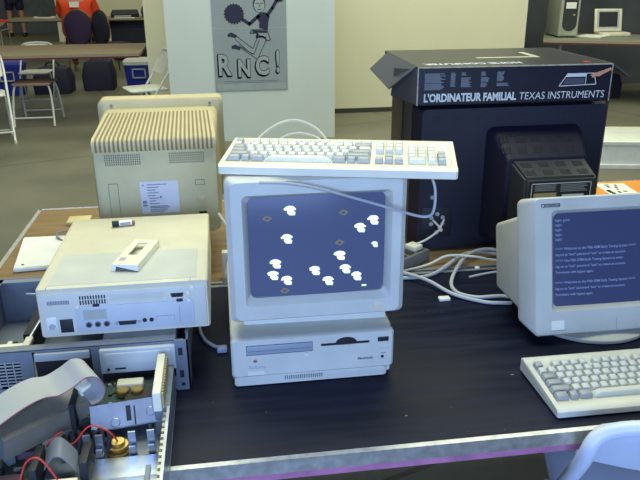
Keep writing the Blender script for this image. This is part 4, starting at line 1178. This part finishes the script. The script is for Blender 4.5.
SP = thing('person', 'seated person in an orange shirt seen from behind', 'person', (-2.17, 12.15, 0))
o_ = (-2.17, 12.15, 0)
Jv = [(0, 0, .52), (0, .01, .70), (0, .03, .92), (0, .05, 1.10), (0, .08, 1.22), (0, .11, 1.33), (0, .13, 1.45), (0, .13, 1.52),
      (-.13, .02, .53), (-.20, .44, .53), (-.20, .46, .10), (-.20, .58, .05), (.13, .02, .53), (.20, .44, .53), (.20, .46, .10), (.20, .58, .05),
      (-.22, .06, 1.10), (-.29, .16, .86), (-.20, .44, .80), (-.17, .52, .80), (.22, .06, 1.10), (.29, .16, .86), (.20, .44, .80), (.17, .52, .80)]
Je = [(0, 1), (1, 2), (2, 3), (3, 4), (4, 5), (5, 6), (6, 7), (0, 8), (8, 9), (9, 10), (10, 11), (0, 12), (12, 13), (13, 14), (14, 15), (3, 16), (16, 17), (17, 18), (18, 19), (3, 20), (20, 21), (21, 22), (22, 23)]
Jr = [(.17, .14), (.17, .14), (.18, .14), (.16, .11), .06, .07, .10, .07, .10, .075, .05, .04, .10, .075, .05, .04, .075, .055, .035, .03, .075, .055, .035, .03]
skin_mesh('body', Jv, Je, Jr, skin, SP)
sh = [0, 1, 2, 3, 16, 17, 20, 21]
ix = {j: i for i, j in enumerate(sh)}
shv = [Jv[j] for j in sh]; shv[0] = (0, 0, .46)
she = [(ix[a], ix[b_]) for a, b_ in ((0, 1), (1, 2), (2, 3), (3, 16), (16, 17), (3, 20), (20, 21))]
shirt = skin_mesh('shirt', shv, she, [(.28, .19), (.29, .20), (.265, .185), (.20, .14), .10, .085, .10, .085], orange, SP)
lg_ = [0, 8, 9, 10, 12, 13, 14]; ix = {j: i for i, j in enumerate(lg_)}
skin_mesh('trousers', [Jv[j] for j in lg_], [(ix[a], ix[b_]) for a, b_ in ((0, 8), (8, 9), (9, 10), (0, 12), (12, 13), (13, 14))], [.15, .115, .09, .07, .115, .09, .07], navy, SP)
obj('shirt_print', loft(bmesh.new(), [[(-.06, -.178, 1.0), (.08, -.178, 1.0), (.08, -.165, 1.08), (-.06, -.165, 1.08)], [(-.06, -.21, 1.0), (.08, -.21, 1.0), (.08, -.20, 1.08), (-.06, -.20, 1.08)]]), paper, SP, label='white print on the back of the shirt')
head_parts(SP, (o_[0], o_[1]+.13, 1.48), .105, (0, 1, 0), mat('brown_hair', (60, 44, 34), .8))

ST = thing('person', 'standing person in dark shorts with bare legs at the far left', 'person', (-4.95, 19.4, 0))
Jv = [(0, 0, .95), (0, 0, 1.15), (0, .01, 1.35), (0, .01, 1.47), (0, 0, 1.55), (0, -.02, 1.64), (0, -.02, 1.72), (-.10, 0, .90), (-.15, 0, .50), (-.17, .02, .09), (-.18, -.11, .04), (.10, 0, .90), (.14, 0, .50), (.15, .02, .09), (.17, -.11, .04),
      (-.19, .01, 1.42), (-.24, .03, 1.13), (-.20, -.15, .95), (-.18, -.22, .93), (.19, .01, 1.42), (.24, .03, 1.13), (.20, -.15, .95), (.18, -.22, .93)]
Je = [(0, 1), (1, 2), (2, 3), (3, 4), (4, 5), (5, 6), (0, 7), (7, 8), (8, 9), (9, 10), (0, 11), (11, 12), (12, 13), (13, 14), (2, 15), (15, 16), (16, 17), (17, 18), (2, 19), (19, 20), (20, 21), (21, 22)]
Jr = [(.15, .11), (.14, .10), (.16, .11), .06, .065, .10, .07, .09, .062, .04, .035, .09, .062, .04, .035, .06, .045, .032, .028, .06, .045, .032, .028]
skin_mesh('body', Jv, Je, Jr, skin, ST)
skin_mesh('shorts', [(0, 0, .95), (-.10, 0, .88), (-.14, 0, .60), (.10, 0, .88), (.14, 0, .60)], [(0, 1), (1, 2), (0, 3), (3, 4)], [(.17, .13), .12, .11, .12, .11], navy, ST)
skin_mesh('shirt', [(0, 0, .90), (0, 0, 1.15), (0, .01, 1.36), (-.19, .01, 1.42), (-.23, .025, 1.2), (.19, .01, 1.42), (.23, .025, 1.2)], [(0, 1), (1, 2), (2, 3), (3, 4), (2, 5), (5, 6)], [(.18, .14), (.17, .13), (.18, .13), .08, .07, .08, .07], mat('pale_shirt', (168, 172, 150), .8), ST)
for s in (-1, 1):
    b = bmesh.new(); box(b, s*.17-.05, s*.17+.05, -.20, .07, 0, .09, bev=.03); obj('shoe', b, dark, ST)
head_parts(ST, (-4.95, 19.38, 1.67), .10, (0, -1, 0), mat('dark_hair', (44, 36, 32), .8))

# ------------------------------------------------------------------ table at the right rear
def on_rt(u, v):      # table-local -> world
    c, s = math.cos(R(-30)), math.sin(R(-30)); return (4.77+u*c-v*s, 7.85+u*s+v*c)


x, y = 4.17, 8.26
TW = thing('tower_computer', 'grey tower computer with a dark oval front on the maroon-edged table', 'computer', (x, y, .7425), R(-7))
b = bmesh.new(); box(b, -.115, .115, 0, .45, .015, .56, bev=.006); obj('case', b, mat('grey_tower', (150, 154, 140), .5), TW)
fpn = obj('front_panel', loft(bmesh.new(), [rr(-.115, .115, .012, .56, .012, 0), rr(-.115, .115, .012, .56, .012, -.03), rr(-.10, .10, .025, .55, .012, -.045)]), mat('grey_tower_front', (168, 170, 152), .5), TW)
b = bmesh.new(); loft(b, [rr(-.085, .085, .075, .53, .08, -.044), rr(-.085, .085, .075, .53, .08, -.049)]); ov = obj('dark_oval', b, mat('dark_oval_plastic', (54, 58, 60), .4), fpn)
obj('drive_faces', B(-.06, .06, -.053, -.046, .33, .40), white, ov)
b = bmesh.new(); cyl(b, (.045, -.054, .26), .012, .006, 'y'); obj('power_button', b, mat('amber', (180, 140, 90), .5), ov)
b = bmesh.new()
for s in (-.08, .08): box(b, s-.025, s+.025, -.02, .42, 0, .016)
obj('foot', b, dark, TW)
x, y = 4.52, 8.28
tag(obj('paper_stack', B(-.15, .15, -.16, .16, 0, .012), paper), 'white papers on the maroon-edged table between tower and laptop', 'paper')
o = bpy.data.objects['paper_stack']; o.location = (x, y, .7425); o.rotation_euler = (0, 0, R(-50))
x, y = 4.85, 8.52
LP = thing('laptop_computer', 'open cream laptop with dark screen on the maroon-edged table', 'laptop', (x, y, .7425), R(-8))
obj('base', B(-.17, .17, -.26, .02, 0, .04, bev=.006), platw, LP)
b = bmesh.new(); box(b, -.15, .15, -.14, -.02, .04, .044); obj('keys', b, grey, LP)
Ml = Matrix.Translation((0, .02, .04)) @ Matrix.Rotation(R(-14), 4, 'X')
ld = obj('lid', box(bmesh.new(), -.17, .17, 0, .025, -.01, .27, bev=.006, M=Ml), platw, LP)
obj('screen', box(bmesh.new(), -.115, .115, -.002, .002, .05, .23, M=Ml), dark, ld)
obj('screen_frame', box(bmesh.new(), -.14, .14, -.001, .003, .03, .25, M=Ml), lgrey, ld)
lump('case_bag', 'black bag on the floor under the maroon-edged table', 'bag', 4.55, 4.95, 8.2, 8.6, .34, navy)
# low white block on the floor
WB = thing('storage_box', 'low white plastic box on the floor beyond the television', 'box', (3.46, 5.36, 0), R(-12))
b = bmesh.new(); loft(b, [rrxy(-.42, .42, -.30, .30, .03, 0), rrxy(-.42, .42, -.30, .30, .03, .03), rrxy(-.40, .40, -.28, .28, .03, .035), rrxy(-.40, .40, -.28, .28, .03, .19)]); obj('body', b, white, WB)
b = bmesh.new(); loft(b, [rrxy(-.41, .41, -.29, .29, .03, .19), rrxy(-.41, .41, -.29, .29, .03, .215), rrxy(-.39, .39, -.27, .27, .03, .225)]); obj('lid', b, chairw, WB)

# ------------------------------------------------------------------ hand-drawn poster on the big panel
PO = thing('poster', 'grey paper poster with a hand-drawn cheerleader and RNC! lettering', 'poster', (.305, 6.648, 0))
pap = obj('sheet', B(-.335, .335, -.004, 0, .475, 1.46), mat('poster_paper', (140, 150, 156), .8, 0, .05, 4), PO)
b = bmesh.new(); box(b, -.335, .335, -.0046, -.0035, 1.03, 1.034); obj('fold_line', b, mat('poster_fold', (162, 170, 172), .8), PO)
obj('bottom_tape', B(-.32, .32, -.0055, -.003, .475, .54), mat('poster_tape', (150, 160, 164), .6), PO)
pi_ = mat('poster_ink', (36, 38, 66), .8); pg = mat('poster_pale', (150, 160, 164), .8)
def pol(name, pts, y, m): return obj(name, prism(bmesh.new(), pts, .0012, Matrix.Translation((0, y, 0))), m, PO)
def stroke(bm, pts, w_, y):
    for (ax, az), (cx, cz) in zip(pts, pts[1:]):
        dx, dz = cx-ax, cz-az; l_ = max(1e-5, math.hypot(dx, dz)); nx, nz = -dz/l_*w_/2, dx/l_*w_/2; ex, ez = dx/l_*w_*.3, dz/l_*w_*.3
        prism(bm, [(ax+nx-ex, az+nz-ez), (cx+nx+ex, cz+nz+ez), (cx-nx+ex, cz-nz+ez), (ax-nx-ex, az-nz-ez)], .0012, Matrix.Translation((0, y, 0)))
    return bm
yp = -.0052
rn = random.Random(5)
pol('pompom', [(-.135+(.088+.006*(-1)**k)*math.cos(2*math.pi*k/40), 1.154+(.086+.006*(-1)**k)*math.sin(2*math.pi*k/40)) for k in range(40)], yp, pi_)
pol('pompom', [(.275+(.05+.005*(-1)**k)*math.cos(2*math.pi*k/30), 1.30+(.05+.005*(-1)**k)*math.sin(2*math.pi*k/30)) for k in range(30)], yp, pi_)
b = bmesh.new(); stroke(b, [(-.06, 1.105), (.0, 1.065), (.085, 1.135)], .030, yp); stroke(b, [(.165, 1.14), (.21, 1.20), (.255, 1.27)], .030, yp); obj('drawn_arm', b, pi_, PO)
pol('drawn_torso', [(.06, 1.13), (.10, 1.165), (.15, 1.165), (.185, 1.13), (.17, 1.08), (.163, 1.01), (.085, 1.03), (.09, 1.08)], yp, pi_)
pol('drawn_head', [(.092+.056*math.cos(2*math.pi*k/24), 1.235+.072*math.sin(2*math.pi*k/24)) for k in range(24)], yp, pi_)
b = prism(bmesh.new(), [(.094+.047*math.cos(2*math.pi*k/24), 1.226+.060*math.sin(2*math.pi*k/24)) for k in range(24)], .0012, Matrix.Translation((0, yp-.0008, 0))); obj('drawn_face', b, pg, PO)
b = bmesh.new(); y2 = yp-.0016
stroke(b, [(.062, 1.245), (.086, 1.240)], .007, y2); stroke(b, [(.104, 1.240), (.128, 1.245)], .007, y2); stroke(b, [(.095, 1.235), (.100, 1.215), (.092, 1.212)], .004, y2); stroke(b, [(.078, 1.190), (.112, 1.190)], .006, y2)
obj('drawn_features', b, pi_, PO)
b = bmesh.new(); stroke(b, [(.02, 1.015), (.155, 1.012), (.185, .925), (.145, .915), (.135, .95), (.095, .955), (.06, .985), (.0, .985), (.02, 1.015)], .007, yp); stroke(b, [(.03, 1.0), (.15, .995)], .02, yp)
stroke(b, [(.07, .98), (.06, .95), (.11, .955), (.14, .94)], .018, yp); obj('drawn_skirt', b, pi_, PO)
b = bmesh.new()
stroke(b, [(.07, .955), (.022, .850), (-.125, .965)], .006, yp); stroke(b, [(.03, .80), (-.02, .825), (-.135, .935)], .006, yp); stroke(b, [(.15, .93), (.06, .752), (-.10, .868)], .006, yp); stroke(b, [(.03, .80), (.085, .93)], .006, yp); stroke(b, [(.02, .80), (-.10, .880)], .006, yp)
obj('drawn_legs', b, pi_, PO)
for cx, cz in ((-.158, .968), (-.128, .862)):
    pol('drawn_shoe', [(cx-.045, cz+.012), (cx-.01, cz+.028), (cx+.04, cz+.002), (cx+.03, cz-.025), (cx-.01, cz-.012), (cx-.04, cz-.012)], yp, pi_)
b = bmesh.new(); bf = bmesh.new()
for s, x, z, sz, sx_ in (('R', -.305, .622, .255, .74), ('N', -.125, .606, .21, .74), ('C', .040, .620, .225, .78), ('!', .225, .640, .27, .62)):
    for dx, dz in ((0, 0), (-.004, -.006), (-.008, -.010)):
        text(b, s, sz, FR(x+dx, yp, z+dz), off=.0135, sx=sx_, thick=.0004)
    text(bf, s, sz, FR(x, yp-.0012, z), off=.0072, sx=sx_, thick=.0004)
obj('lettering_outline', b, pi_, PO); obj('lettering', bf, pg, PO)
b = bmesh.new(); box(b, -.25, .25, yp-.0005, yp+.001, .560, .563); box(b, -.25, .27, yp-.0005, yp+.001, .545, .547); obj('small_print', b, mat('poster_fine_print', (110, 118, 130), .8), PO)

# repeats of one kind share a group
for base, g in {'folding_chair': 'white folding chairs', 'folding_table': 'folding tables in the hall', 'cable': 'loose cables on and around the computers', 'cool_box': 'blue cool boxes', 'banquet_chair': 'round-backed chairs', 'computer_keyboard': 'keyboards', 'computer_monitor': 'monitors', 'desktop_computer': 'desktop computers', 'holdall': 'black holdalls', 'bag': 'bags on the far table', 'plastic_clip': 'tiny white bits on the black table'}.items():
    for o in COL.objects:
        if o.parent is None and o.name.split('.')[0] == base and 'label' in o: o['group'] = g
